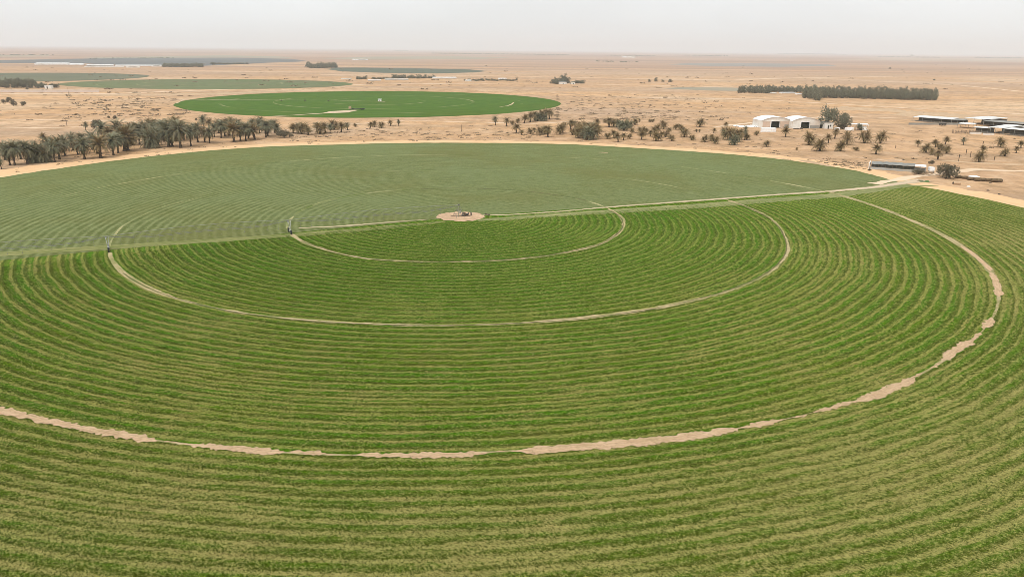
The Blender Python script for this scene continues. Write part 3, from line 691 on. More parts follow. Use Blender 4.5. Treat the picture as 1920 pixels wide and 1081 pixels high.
for key, lst in right.items():
    for i, (px, py, hp, kd) in enumerate(lst):
        k = DRYC[i % 2] if kd == 'c' else GREYC[0] if kd == 'g' else DRYP[(kd+i) % 3]
        palm(px, py, hp*1.12, k, *lab2[key], sxy=1.12+.2*random.random())
for px, py, hp, k, s, t in (
 (1396,263,27,LUSH[1],.6,'tall slender palm with grey tuft left of the white sheds'), (1437,275,12,DRYC[0],1.5,'low brown bush-like palm alone near the field edge below the white sheds'),
 (1473,257,19,DRYP[1],1,'thin brown palm right in front of the left white shed'), (1419,254,9,DRYC[1],1.3,'small leaning palm with a dead frond heap left of the long white trough'),
 (1516,272,24,DRYC[1],1.1,'double-crowned dusty palm leaning right below the right-hand white shed'), (1537,283,23,DRYC[0],1.35,'big round bushy palm, widest one below the white sheds'),
 (1553,269,18,DRYP[0],1,'slim palm just behind the big round bushy palm'), (1565,260,19,DRYP[2],.9,'thin palm with tiny crown in front of the white kiosk'),
 (1576,283,23,DRYC[1],1.1,'tall dusty palm clump right of the big round bushy palm'), (1588,271,24,DRYC[0],1,'dusty palm clump leaning over the tall clump from behind'),
 (1620,268,26,DRYC[1],1,'left palm of the pair below the white carport'), (1650,269,26,DRYC[0],1,'right palm of the pair below the white carport'),
 (1642,289,18,DRYP[1],1.3,'lone spiky palm in open sand above the grey shade-net shed'), (1604,282,7,DRYC[1],2.0,'tiny low palm tuft in sand between the clump and the spiky palm'),
 (1806,272,15,LUSH[1],1,'single neat palm with flat drooping crown below the livestock sheds'), (1876,276,21,DRYC[0],1.2,'broad dark palm right below the longest livestock roof'),
 (1884,293,17,DRYC[1],1.2,'low wide palm between the far right posts and the edge'), (1842,286,14,DRYP[1],1.3,'palm with a few green fronds behind the leaning pair at right'),
 (1836,304,21,DRYC[0],1.15,'large dusty palm nearest the grey shade-net shed on its right'), (1905,287,14,DRYP[0],1.1,'small thin-trunked palm near the right edge of the picture'), (1914,277,15,DRYP[1],1.2,'round palm touching the right edge of the picture'),
 (1494,281,5,DRYC[0],1.2,'tiny dark palm tuft alone on the sand below the right shed')):
    palm(px, py, hp*1.1, k, t, None, s)

# ------------------------------------------------------------------ broadleaf trees
def leaf_crown(name, mat, blobs, n, leaf, seed):
    rs = np.random.default_rng(seed); V = []; R_ = []; Hh = []
    vol = np.array([b_[3]*b_[4]*b_[5] for b_ in blobs]); pr = vol/vol.sum()
    zmin = min(b_[2]-b_[5] for b_ in blobs); zmax = max(b_[2]+b_[5] for b_ in blobs)
    cl = []
    for _ in range(n//7):
        b_ = blobs[rs.choice(len(blobs), p=pr)]; d = rs.normal(size=3); d /= np.linalg.norm(d); q = .55+.47*rs.random()**.6
        cl.append((np.array(b_[:3])+d*np.array(b_[3:6])*q, rs.random()))
    for c, rv in cl:
        for _ in range(7):
            p = c+rs.normal(size=3)*leaf*1.15; a = rs.normal(size=3); a /= np.linalg.norm(a); b2 = np.cross(a, rs.normal(size=3)); b2 /= np.linalg.norm(b2)
            s = leaf*(.5+.7*rs.random())
            V += [p-a*s, p+b2*s*.6, p+a*s, p-b2*s*.6]; R_ += [rv*.6+.4*rs.random()]*4
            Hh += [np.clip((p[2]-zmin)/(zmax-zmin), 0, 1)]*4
    V = np.array(V); me = mesh_np(name, V, np.arange(len(V)).reshape(-1, 4), mat, 4); attr(me, 'rnd', R_); attr(me, 'hgt', Hh); return me
def tree_kind(mat, h, w, seed, n=1500, leaf=.28, base=.15):
    rs = np.random.default_rng(seed); bl = []
    for i in range(7):
        a = i*2.4; rr = w*.30*(i > 0); z = h*(base+.12+.55*rs.random()) if i else h*.6
        bl.append((math.cos(a)*rr, math.sin(a)*rr, z, w*.27*(.8+.5*rs.random()), w*.27*(.8+.5*rs.random()), h*.22*(.8+.5*rs.random())))
    mb = MB(); mb.tube([(0, 0, -.1), (.1, 0, h*.25), (0, .1, h*.5), (0, 0, h*.8)], [w*.045, w*.035, w*.025, w*.008], 7)
    for b_ in bl[1:]: mb.tube([(0, 0, h*.22), (b_[0]*.5, b_[1]*.5, (h*.25+b_[2])*.5), tuple(b_[:3])], [w*.022, w*.015, w*.006], 5)
    return kind([mb.mesh('trunk', BARK)], [leaf_crown('crown', mat, bl, n, leaf, seed)], h)
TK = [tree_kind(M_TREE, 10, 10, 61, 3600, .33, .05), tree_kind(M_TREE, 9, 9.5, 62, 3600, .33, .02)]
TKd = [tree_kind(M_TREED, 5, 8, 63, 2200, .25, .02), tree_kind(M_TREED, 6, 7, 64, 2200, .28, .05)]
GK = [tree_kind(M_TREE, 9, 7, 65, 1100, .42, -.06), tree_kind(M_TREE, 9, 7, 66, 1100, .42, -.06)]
def tree(px, py, hpx, wpx, kd, label, group=None, name='tree', cat='tree'):
    h = HM(hpx, px, py); w = WM(wpx, px, py)
    nat = kd.w
    return put_tree(kd, name, G(px, py), h, random.random()*6.28, label, cat, group, sxy=(w/nat)/(h/kd.h))
tree(533, 258, 15, 32, TKd[0], 'dark dome-shaped bush at the right end of the dense palm belt', name='bush', cat='bush')
tree(181, 240, 16, 20, TKd[1], 'small round-crowned tree beside the lone drooping palm behind the left belt')
tree(1550, 240, 41, 36, TK[0], 'taller grey-green tree directly right of the white sheds')
tree(1580, 242, 31, 32, TK[1], 'wider grey-green tree leaning over the small white house and kiosk')
tree(1612, 244, 13, 14, TK[1], 'small grey shrub-like tree under the white carport')
tree(1774, 334, 27, 40, TKd[1], 'large dark spreading bush at the right end of the shade-net shed', name='bush', cat='bush')
tree(1722, 326, 9, 30, TKd[0], 'low brown dead bush against the front of the shade-net shed', name='bush', cat='bush')
tree(1746, 308, 8, 12, TKd[0], 'small green-brown shrub behind the white tank beside the shed', name='bush', cat='bush')
tree(1630, 320, 4, 8, TKd[0], 'tiny dark shrub before the left corner of the shade-net shed', name='bush', cat='bush')
tree(1693, 302, 4, 7, TKd[0], 'tiny dark shrub on the sand heap behind the shade-net shed', name='bush', cat='bush')
for px, py, hp, wp, t in ((1218,153.5,5,6,'leftmost of the four tiny trees on the open plain'), (1230,153,8,8,'tallest of the four tiny trees on the open plain'), (1243,153.5,4,7,'lowest of the four tiny trees on the open plain'), (1257,154,6,9,'rightmost and paler of the four tiny trees on the open plain'),
    (1668,129,3,5,'tiny dark tree alone far out on the right-hand plain'), (1751,151,3,5,'dark dot of a shrub on bare sand above the long grove'), (1710,86+20,4,6,'lone distant tree near the horizon at right')):
    tree(px, py, hp, wp, GK[0], t)
for i, (px, py, hp, wp) in enumerate(((7,193,7,9),(17,192,10,10),(26,199,13,12),(45,198,8,11))):
    tree(px, py, hp, wp, TKd[i % 2], 'dusty brown desert shrub in the small group at the far left sand flat', 'desert shrubs at the far left', 'bush', 'bush')
for px, py, hp, wp, t in ((204,222,5,6,'left of two small dark shrubs on the sand above the left belt'), (216,223.5,7,9,'right and larger of two small dark shrubs on the sand above the left belt'), (368,226,5,5,'tiny dark shrub beside the small palm behind the belt')):
    tree(px, py, hp, wp, TKd[0], t, None, 'bush', 'bush')

# --- the two planted groves: single trees in rows
def grove(x0, y0, x1, y1, nx, ny, dpx, hpx, wpx, label, group):
    for j in range(ny):
        for i in range(nx):
            t = (i+.25*random.random())/(nx-1); px = x0+(x1-x0)*t + random.uniform(-2, 2); py = y0+(y1-y0)*t - j*dpx + random.uniform(-.5, .5)
            tree(px, py, hpx*random.uniform(.85, 1.15), wpx*random.uniform(.9, 1.25), GK[(i+j) % 2], label, group)
grove(1510, 182.5, 1752, 188, 34, 3, 2.6, 17, 11, 'dark grey-green tree in the long straight planted grove on the right', 'trees of the long planted grove')
grove(1508, 184, 1534, 188, 4, 2, 3, 19, 13, 'taller grey-green tree at the left end of the long planted grove', 'taller trees at the left end of the long grove')
grove(1388, 174, 1440, 175, 8, 2, 2.2, 12, 11, 'dark tree in the left half of the short grove with the white shed', 'trees of the left half of the short grove')
grove(1446, 172.5, 1500, 173.5, 9, 2, 2, 10, 10, 'dark tree behind the white shed in the short grove', 'trees behind the white shed of the short grove')
# distant clumps
def clump(cx, cy, hw, n, hpx, wpx, label, group, dy=1.2, kd=GK):
    for i in range(n):
        tree(cx+hw*(-1+2*(i+.5)/n)+random.uniform(-.5, .5)*hw/n, cy-random.random()*dy, hpx*random.uniform(.75, 1.15), wpx*random.uniform(.9, 1.3), kd[i % 2], label, group)
clump(1050, 157.5, 17, 7, 11, 11, 'dark tree in the small farm clump with a white house on the plain', 'trees of the farm clump on the plain')
clump(1058, 157, 6, 2, 16, 12, 'tallest dark tree over the white house on the plain', 'tallest trees of the farm clump')
clump(1084, 157.5, 13, 5, 6, 9, 'low brown tree trailing right of the white house on the plain', 'low trees right of the farm clump')
clump(678, 149.5, 10, 5, 6, 7, 'tree in the left clump of the distant farm behind the green circle', 'trees left in the distant farm')
clump(748, 147.5, 11, 5, 9, 9, 'tall tree in the middle clump of the distant farm behind the green circle', 'tall trees of the distant farm')
clump(717, 149, 20, 8, 4, 7, 'low tree beside the walls of the distant farm', 'low trees of the distant farm')
clump(790, 147.5, 26, 10, 6, 8, 'tree in the right row of the distant farm behind the green circle', 'trees right in the distant farm')
clump(920, 152, 50, 20, 4, 7, 'low tree in the distant hedge row behind the right part of the green circle', 'trees of the distant hedge row')
clump(604, 128.5, 28, 16, 10, 9, 'pale grey tree in the hazy rectangular grove beyond the fields', 'trees of the hazy grove', 2)
clump(344, 126, 38, 20, 7, 8, 'hazy green tree in the long grove beside the white greenhouses', 'trees beside the greenhouses', 1)
clump(430, 121, 36, 12, 3.5, 9, 'very hazy low tree on the edge of the dark distant field', 'trees on the edge of the dark field', 1)
clump(30, 165, 38, 14, 16, 13, 'dark tree in the grove at the left edge above the sand flat', 'trees of the left edge grove', 2, TK)
clump(78, 165, 8, 3, 9, 10, 'smaller dark tree at the right end of the left edge grove', 'smaller trees ending the left edge grove', 1, TK)
clump(101, 165, 9, 3, 8, 9, 'dark tree just right of the white building near the left edge', 'trees right of the small white building', 1, TK)
for px, py, t in ((51,168,'left'), (80,171.5,'middle'), (88,171.5,'right')):
    tree(px, py, 4, 6, TKd[0], 'dark shrub on the pale yard before the left edge grove, the %s of three' % t, None, 'bush', 'bush')

# distant hedge lines that read as one dark mass
def hedge(pts, hpx, wm=30):
    V = []; rs = np.random.default_rng(int(pts[0][0]))
    for (x0, y0), (x1, y1) in zip(pts[:-1], pts[1:]):
        A, B = Vector((*G(x0, y0), 0)), Vector((*G(x1, y1), 0)); L = (B-A).length; nn = int(L/9)+2
        hm = HM(hpx, x0, y0)
        for i in range(nn):
            p = A.lerp(B, i/nn) + Vector((rs.normal()*wm*.3, rs.normal()*wm, 0)); s = hm*(.45+.6*rs.random()); w = s*.9+4
            for k in range(8):
                q = p+Vector((rs.normal()*w*.4, rs.normal()*w*.4, s*(.15+.8*rs.random()))); a = rs.normal(size=3); a /= np.linalg.norm(a); b_ = np.cross(a, rs.normal(size=3)); b_ /= np.linalg.norm(b_)
                q = np.array(q); V += [q-a*w*.45, q+b_*w*.3, q+a*w*.45, q-b_*w*.3]
    V = np.array(V); V[:, 2] = np.maximum(V[:, 2], .02)
    me = mesh_np('hedge', V, np.arange(len(V)).reshape(-1, 4), M_TREE, 4); attr(me, 'rnd', rs.random(len(V))); attr(me, 'hgt', np.full(len(V), .5))
    tag(obj('distant_tree_line', me), kind='stuff')
for pts, hp in (([(812,100.6),(900,101.6),(1066,103.6)],1.6), ([(1459,101.2),(1587,103)],1.6), ([(1284,104.5),(1365,105.5)],1.5), ([(1121,115.6),(1150,116)],1.6), ([(1162,116.2),(1198,116.6)],1.6), ([(1647,107.4),(1762,108.4)],1.6), ([(1830,108.6),(2000,110)],1.8), ([(0,103),(95,103.5)],1.2), ([(180,110),(330,109)],1.0), ([(1140,104.5),(1230,105)],1.3), ([(740,95.5),(765,95.8)],1)):
    hedge(pts, hp)

# ------------------------------------------------------------------ pivot irrigation machine
MA = math.radians(207.0); ex = Vector((math.cos(MA), math.sin(MA), 0)); ey = Vector((-ex.y, ex.x, 0))
def MP(r, t, z): v_ = Vector((CX, CY, 0))+ex*r+ey*t+Vector((0, 0, z)); return v_
root = empty('irrigation_machine', (CX, CY, 0)); tag(root, 'long centre pivot irrigation machine standing along the dividing line of the field', 'irrigation machine')
inv = Matrix.Translation((-CX, -CY, 0))
def ib(mb, name, mat, parent=root): 
    mb.v = [tuple(Vector(q)-Vector((CX, CY, 0))) for q in mb.v]; return mb.build(name, mat, parent)
# pivot tower
mb = MB()
for sx in (-1, 1):
    for sy in (-1, 1): mb.tube([MP(sx*1.5, sy*1.5, 0), MP(sx*.3, sy*.3, 3.5)], .045)
for z_ in (.9, 2.2):
    q = 1.5-1.2*z_/3.5
    c4 = [MP(q, q, z_), MP(q, -q, z_), MP(-q, -q, z_), MP(-q, q, z_)]
    for i in range(4): mb.tube([c4[i], c4[(i+1) % 4]], .04)
ib(mb, 'pivot_tower', TRUSSM)
ib(MB().tube([MP(0, 0, 0), MP(0, 0, 3.9)], .13, 10), 'riser_pipe', PIPEM)
mb = MB(); mb.box(MP(0, 0, 0).x, MP(0, 0, 0).y, 3.75, .55, .5, .35, MA); ib(mb, 'swivel_head', TRUSSM)
mb = MB(); mb.box(MP(-.9, -.9, 0).x, MP(-.9, -.9, 0).y, 1.0, .5, .3, .8, MA); ib(mb, 'control_panel', GALV)
radii = [0, 51.6, 97.0, 143.3, 168]
def pz(s, last=False): return 3.85 + (.75*math.sin(PI*s) if not last else 0)
for i in range(4):
    a, b2 = radii[i], radii[i+1]; last = i == 3
    ib(MB().tube([MP(a+(b2-a)*k/14, 0, pz(k/14, last)) for k in range(15)], .07, 8), 'span_pipe', PIPEM)
    if not last:
        tr = MB(); N = 8
        low = []
        for k in range(N+1):
            s = k/N; dz = 1.55*min(1, math.sin(PI*min(max(s, .0), 1))*1.8)
            low.append([MP(a+(b2-a)*s, sg*.75*min(1, math.sin(PI*s)*2), pz(s)-.1-dz) for sg in (-1, 1)])
        for sg in (0, 1): tr.tube([l[sg] for l in low], .042, 4)
        for k in range(1, N):
            s = k/N
            for sg in (0, 1):
                tr.tube([low[k][sg], MP(a+(b2-a)*(s-.5/N), 0, pz(s-.5/N))], .02, 4); tr.tube([low[k][sg], MP(a+(b2-a)*(s+.5/N), 0, pz(s+.5/N))], .02, 4)
            tr.tube([low[k][0], low[k][1]], .02, 4)
        ib(tr, 'truss', TRUSSM)
    dr = MB(); nd = int((b2-a)/2.9)
    for k in range(1, nd):
        s = k/nd; dr.tube([MP(a+(b2-a)*s, .12, pz(s, last)), MP(a+(b2-a)*s, .16, 1.7)], .018, 4); c_ = MP(a+(b2-a)*s, .16, 1.55); dr.box(c_.x, c_.y, 1.55, .12, .12, .16)
    ib(dr, 'sprinkler_drops', TRUSSM)
def wheel_mesh(r=.68, w=.34):
    mb = MB(); n = 22; prof = [(r*.62, -w/2), (r*.93, -w/2), (r, -w*.28), (r, w*.28), (r*.93, w/2), (r*.62, w/2)]
    base = len(mb.v)
    for i in range(n):
        a = 2*PI*i/n
        for j, (rr_, yy) in enumerate(prof): mb.v.append((rr_*math.cos(a)*(1+.03*(i % 2)*(j in (2, 3))), yy, rr_*math.sin(a)))
    m_ = len(prof)
    for i in range(n):
        for j in range(m_): 
            a0 = i*m_+j; a1 = i*m_+(j+1) % m_; b0 = ((i+1) % n)*m_+j; b1 = ((i+1) % n)*m_+(j+1) % m_
            mb.f.append((a0, a1, b1, b0))
    return mb.mesh('tyre', RUBBER)
WM_ = wheel_mesh(); rim = MB(); rim.tube([(0, -.08, 0), (0, .08, 0)], .43, 18); rim.tube([(0, -.16, 0), (0, .16, 0)], .12, 8); RIMM = rim.mesh('rim', GALV)
for rt in radii[1:4]:
    base = MB(); base.tube([MP(rt, -1.9, .72), MP(rt, 1.9, .72)], .085, 6)
    tw = ib(base, 'drive_tower', GALV)
    for sg in (-1, 1):
        for so_ in (-1, 1):
            mbl = MB().tube([MP(rt, sg*1.8, .72), MP(rt+so_*.35, sg*.15, 3.8)], .05, 5); mbl.v = [tuple(Vector(q)-Vector((CX, CY, 0))) for q in mbl.v]; obj('leg', mbl.mesh('leg', GALV), tw)
        for m_, nm in ((WM_, 'tyre'), (RIMM, 'rim')):
            o = obj(nm, m_, tw); p_ = MP(rt, sg*1.9, .68)-Vector((CX, CY, 0)); o.location = p_; o.rotation_euler.z = MA+PI/2
    mbx = MB(); c_ = MP(rt+.2, -.5, 0); mbx.box(c_.x, c_.y, 3.2, .5, .4, .45, MA); mbx.v = [tuple(Vector(q)-Vector((CX, CY, 0))) for q in mbx.v]; obj('control_box', mbx.mesh('control_box', GALV), tw)
    mbx = MB(); c_ = MP(rt, 0, 0); mbx.box(c_.x, c_.y, .62, .4, .6, .35, MA); mbx.v = [tuple(Vector(q)-Vector((CX, CY, 0))) for q in mbx.v]; obj('drive_motor', mbx.mesh('drive_motor', GALV), tw)
# old pump and skid on the sand pad
px_, py_ = G(873, 405)
pm = empty('pump_unit', (px_, py_, 0), .2); tag(pm, 'dark rusty pump set on a skid in the middle of the round sand pad', 'pump')
mb = MB(); mb.box(0, 0, .02, 2.6, 1.3, .16); mb.box(-.2, 0, .18, .1, 1.2, .3); mb.build('skid', RUST, pm)
mb = MB(); mb.box(-.5, 0, .2, 1.1, .8, .95, 0, .85); mb.tube([(-.5, 0, 1.1), (-.5, 0, 1.6)], .06); mb.build('engine', RUST, pm)
mb = MB(); mb.tube([(.1, 0, .6), (.9, 0, .6)], .28, 10); mb.tube([(.9, 0, .6), (.9, 0, 1.1)], .12, 8); mb.build('pump_body', DARKM, pm)
mb = MB(); mb.tube([(1.5, -.5, 0), (1.5, -.5, 1.3), (1.5, .5, 1.3), (1.5, .5, 0)], .06); mb.tube([(1.9, -.4, 0), (1.9, -.4, 1.0), (1.9, .4, 1.0), (1.9, .4, 0)], .06); mb.build('guard_frame', DARKM, pm)
x0, y0 = G(845, 405.5); x1, y1 = G(866, 405)
tag(MB().tube([(x0, y0, .1), ((x0+x1)/2, (y0+y1)/2+.2, .12), (x1, y1, .25)], .11, 8).build('supply_pipe', RUST), 'dark pipe lying on the sand pad, leading left from the pump', 'pipe')
for px, py, t in ((911,403,'left of two dark shrub tufts beside the sand pad'), (917,404,'right of two dark shrub tufts beside the sand pad')):
    tree(px, py, 3.4, 6, TKd[0], t, None, 'bush', 'bush')

# ------------------------------------------------------------------ white arched sheds
def arched_shed(x0px, x1px, ypx, topm, depth, label, doorpx, panelL, panelR):
    (xa, ya), (xb, yb) = G(x0px, ypx), G(x1px, ypx); w = math.hypot(xb-xa, yb-ya); rz = math.atan2(yb-ya, xb-xa)
    e = empty('arched_shed', (xa, ya, 0), rz); tag(e, label, 'shed', 'pair of white arched sheds' if False else None)
    wall = topm*.66; n = 16
    arc = []
    for i in range(n+1):
        s = i/n; z = wall+(topm-wall)*math.sin(PI*s)**.8; arc.append((s*w, z))
    # roof: ribbed barrel membrane
    mb = MB(); m_ = 8
    for j in range(m_+1):
        yy = -.5+(depth+1)*j/m_; sag = .12*(j % 2)
        for xx, zz in arc: mb.v.append((xx, yy, zz-sag*(zz-wall)/(topm-wall+.01)+.12))
    k = n+1
    for j in range(m_):
        for i in range(n): mb.f.append((j*k+i, j*k+i+1, (j+1)*k+i+1, (j+1)*k+i))
    r_ = mb.build('roof', WHITE, e); md = r_.modifiers.new('t', 'SOLIDIFY'); md.thickness = .1
    # gable with door opening
    d0, d1 = [(p-x0px)/(x1px-x0px)*w for p in doorpx]; dh = topm*.60
    mb = MB(); pts = [(x, 0, z) for x, z in arc]
    up = [(x, z) for x, z in arc]
    def top(x): return float(np.interp(x, [u[0] for u in up], [u[1] for u in up]))
    cols = sorted(set([0, d0, d1, w]+[a_ for a_, _ in arc]))
    for a_, b_ in zip(cols[:-1], cols[1:]):
        lo = dh if (a_ >= d0-.01 and b_ <= d1+.01) else 0
        mb.quad((a_, 0, lo), (b_, 0, lo), (b_, 0, top(b_)), (a_, 0, top(a_)))
    mb.build('gable_wall', WALLW, e)
    mb = MB()
    for a_, b_, h_ in panelL: mb.quad((a_*w, -.06, .0), (b_*w, -.06, 0), (b_*w, -.06, wall*h_), (a_*w, -.06, wall*h_))
    mb.build('wall_panel', WALLP, e)
    mb = MB()
    for a_, b_, h_ in panelR: mb.quad((a_*w, -.09, 0), (b_*w, -.09, 0), (b_*w, -.09, wall*h_), (a_*w, -.09, wall*h_))
    mb.build('base_panel', GREYW, e)
    mb = MB(); mb.quad((0, 0, 0), (0, depth, 0), (0, depth, wall), (0, 0, wall)); mb.quad((w, 0, 0), (w, depth, 0), (w, depth, wall), (w, 0, wall))
    for a_, b_ in zip(arc[:-1], arc[1:]): mb.quad((a_[0], depth, 0), (b_[0], depth, 0), (b_[0], depth, b_[1]), (a_[0], depth, a_[1]))
    mb.build('side_wall', WALLW, e)
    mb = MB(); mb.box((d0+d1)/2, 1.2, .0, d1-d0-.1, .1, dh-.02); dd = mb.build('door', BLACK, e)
    mb = MB(); mb.box(d0-.15, -.05, 0, .3, .25, dh+.3); mb.box(d1+.15, -.05, 0, .3, .25, dh+.3); mb.box((d0+d1)/2, -.05, dh, d1-d0, .25, .3); mb.build('door_frame', WHITE, dd.parent)
    return e
hmt = HM(21.5, 1480, 240)
arched_shed(1426.5, 1482.5, 240, hmt, 15, 'left white arched shed with a dark doorway and pinkish wall panels', (1445, 1460.5), [(.62, .97, .95), (.05, .30, .9)], [(.78, .97, .5)])
arched_shed(1483, 1536, 241, hmt, 15, 'right white arched shed with a dark doorway, next to the trees', (1501, 1516.5), [(.02, .03, .9)], [(.66, .98, .42)])
def block(name, x0px, x1px, ypx, hpx, depth, mat, label, cat, parts=(), roof=None, rz0=None, lift=0):
    (xa, ya), (xb, yb) = G(x0px, ypx), G(x1px, ypx); w = math.hypot(xb-xa, yb-ya); rz = math.atan2(yb-ya, xb-xa) if rz0 is None else rz0
    h = HM(hpx, (x0px+x1px)/2, ypx)
    e = empty(name, (xa, ya, 0), rz); tag(e, label, cat)
    MB().box(w/2, depth/2, lift, w, depth, h).build('wall' if lift == 0 else 'body', mat, e)
    if roof: MB().box(w/2, depth/2, h+.003+lift, w+.5, depth+.5, .22).build('roof', roof, e)
    for nm, s0, s1, z0, z1, mt in parts:
        MB().box(w*(s0+s1)/2, -.06, h*z0+.01, w*(s1-s0), .16, h*(z1-z0)).build(nm, mt, e)
    return e
block('water_trough', 1428.5, 1455, 248, 8.5, 2.4, WHITE, 'long low white tank in front of the left arched shed', 'tank', [('band', 0, 1, .0, .25, WALLW), ('rib', .32, .34, .2, 1, WALLW), ('rib', .66, .68, .2, 1, WALLW)])
block('small_house', 1546, 1561.5, 241.5, 12, 7, WALLW, 'small white flat-roofed house under the tree', 'house', [('door', .36, .5, 0, .6, BLACK), ('window', .6, .75, .35, .65, BLACK)], GREYW)
block('kiosk', 1568, 1574.5, 244.3, 5, 2.6, WHITE, 'tiny white kiosk with a dark hatch below the trees', 'kiosk', [('hatch', .25, .75, .25, .72, BLACK)])
block('white_container', 1587, 1601, 245, 6, 2.6, WHITE, 'plain white container left of the carport', 'container', [('door', .7, .98, .06, .9, WALLW), ('rail', 0, 1, .0, .08, GREYW)])
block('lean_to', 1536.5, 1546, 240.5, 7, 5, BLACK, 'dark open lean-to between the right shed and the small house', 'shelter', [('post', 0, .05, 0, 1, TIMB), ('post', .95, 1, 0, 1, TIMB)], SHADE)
# carport: thin roof on posts with a pale heap under it
(xa, ya), (xb, yb) = G(1596, 243.5), G(1627, 244.5); w_ = math.hypot(xb-xa, yb-ya); cp = empty('carport', (xa, ya, 0), math.atan2(yb-ya, xb-xa)); tag(cp, 'white flat-roofed carport on thin posts at the right of the farmyard', 'carport')
hc = HM(11, 1610, 244); MB().box(w_/2, 3, hc, w_+.6, 6.6, .25).build('roof', WHITE, cp)
for q in (0, .33, .66, 1):
    for yy in (0, 6): MB().box(w_*q*.98+.1, yy, 0, .16, .16, hc-.01).build('post', WHITE, cp)
mb = MB(); mb.box(w_*.82, 2, 0, w_*.34, 5, hc*.62, 0, .55); mb.build('heap', WALLW, cp)
(xa, ya) = G(1400, 237.5)
pl = empty('sheet_pile', (xa, ya, 0), -.02); tag(pl, 'low flat pile of white plastic sheeting left of the arched sheds', 'sheeting')
rs = random.Random(4); mb = MB()
for i in range(9): mb.box(rs.uniform(-7, 8), rs.uniform(-3, 8), .02, rs.uniform(3, 7), rs.uniform(2, 5), rs.uniform(.25, 1.0), rs.uniform(-.2, .2), .8)
mb.build('sheet', WHITE, pl); mb = MB(); 
for i in range(6): mb.tube([(-9+i*3.2, -4, .1), (-8+i*3.2, -3.6, .9), (-6.5+i*3.2, -4, .1)], .12, 5)
mb.build('hoop', GREYW, pl)
(xa, ya) = G(1515, 242.5); mb = MB()
mb.box(-2, 0, .0, 4.5, 1.4, .7, .1, .7); mb.box(1.5, .4, 0, 2, 1.2, 1.0, .3, .7); mb.build('rubble', RUST, None, (xa-6, ya, 0)); tag(bpy.data.objects['rubble'], 'dark heap of scrap beside the right shed doorway', 'scrap')
for i, (px, py, wp, t) in enumerate(((1577,251,5,'short dark log lying below the white kiosk'), (1605,258.5,6,'short dark log lying below the carport'))):
    x, y = G(px, py); tag(MB().tube([(x-.9, y, .3), (x+.9, y+.1, .3)], .3, 8).build('log', TIMB), t, 'log')

# ------------------------------------------------------------------ livestock sheds at the far right
def open_shed(c1, c2, depth, hm, label, roofmat=None, tilt=.0, back=True, dark=True, group=None, pen=0):
    roofmat = TIN if roofmat in (None, WHITE) else roofmat
    (xa, ya), (xb, yb) = G(*c1), G(*c2); w = math.hypot(xb-xa, yb-ya); rz = math.atan2(yb-ya, xb-xa)
    e = empty('livestock_shed', (xa, ya, 0), rz); tag(e, label, 'livestock shed', group)
    mb = MB(); nn = max(2, int(w/6)); 
    for i in range(nn):
        a, b = w*i/nn, w*(i+1)/nn; mb.quad((a, -.4, hm), (b, -.4, hm), (b, depth+.4, hm+tilt), (a, depth+.4, hm+tilt))
    r = mb.build('roof', roofmat, e); md = r.modifiers.new('t', 'SOLIDIFY'); md.thickness = .12
    for i in range(nn+1):
        for yy in (0.1, depth-.1): MB().box(.1+(w-.2)*i/nn, yy, 0, .18, .18, hm-.15+(tilt if yy > 1 else 0)).build('post', GREYW, e)
    if back: MB().box(w/2, depth+.1, 0, w, .2, (hm+tilt)*.8).build('back_wall', GREYW, e)
    if dark: MB().box(w/2, depth*.55, .02, w*.97, depth*.6, .08).build('bedding', HAY, e); MB().box(w/2, depth*.75, .11, w*.97, .2, hm*.75).build('shade_fill', SHDARK, e)  # upright dark sheet stands for the shade beneath the roof
    if pen:
        f_ = MB(); 
        for i in range(nn*2+1): f_.box(w*i/(nn*2), -pen, 0, .12, .12, 1.3)
        for z in (.35, .8, 1.2): f_.box(w/2, -pen-.02, z, w, .06, .1)
        f_.build('pen_fence', GREYW, e)
    return e
open_shed((1711,227), (1783,232.5), 12, 3.3, 'longest far livestock shed with a bright white roof, leftmost of the livestock sheds', WHITE, .6, pen=3)
block('stable_wall', 1704, 1796, 234, 4, .5, GREYW, 'long low grey wall in front of the leftmost livestock shed', 'wall', [('coping', 0, 1, .9, 1.02, SHADE)])
open_shed((1783,232.5), (1806,234), 12, 3.2, 'grey-roofed link shed between two white livestock roofs', SHADE, .3)
open_shed((1807,231), (1843,235), 22, 4.2, 'white-roofed shed farthest back behind the low white canopy', WHITE, .8)
open_shed((1794,239.5), (1824,241.5), 10, 3.0, 'low white canopy in front of the rear livestock sheds', WHITE, .25, False, False)
open_shed((1823,248), (1856,250.5), 8, 3.4, 'narrow white shed roof joining the canopy to the big white roof', WHITE, .2, pen=4)
open_shed((1851,249.5), (1880,252), 28, 4.0, 'broad bright white roof, squarest of the livestock sheds', WHITE, .5)
open_shed((1881,252.5), (1960,260), 9, 4.0, 'long thin white-roofed shed running out at the right edge of the picture', WHITE, .3, pen=4)
open_shed((1843,236), (1960,246), 10, 3.6, 'long dusty roof line behind the broad white livestock roof', SHADE, .5)
open_shed((1895,246), (1965,252), 16, 3.0, 'dark net-roofed shelter right of the broad white roof', GREYW, .3)
block('feed_trough', 1820, 1840, 251, 3, 1.5, WALLW, 'short white feed trough in front of the livestock sheds, left one', 'trough', [('lip', 0, 1, .85, 1.05, WHITE)])
block('feed_trough', 1846, 1864, 253, 3.2, 1.5, WALLW, 'short white feed trough in front of the livestock sheds, right one', 'trough', [('lip', 0, 1, .85, 1.05, WHITE)])
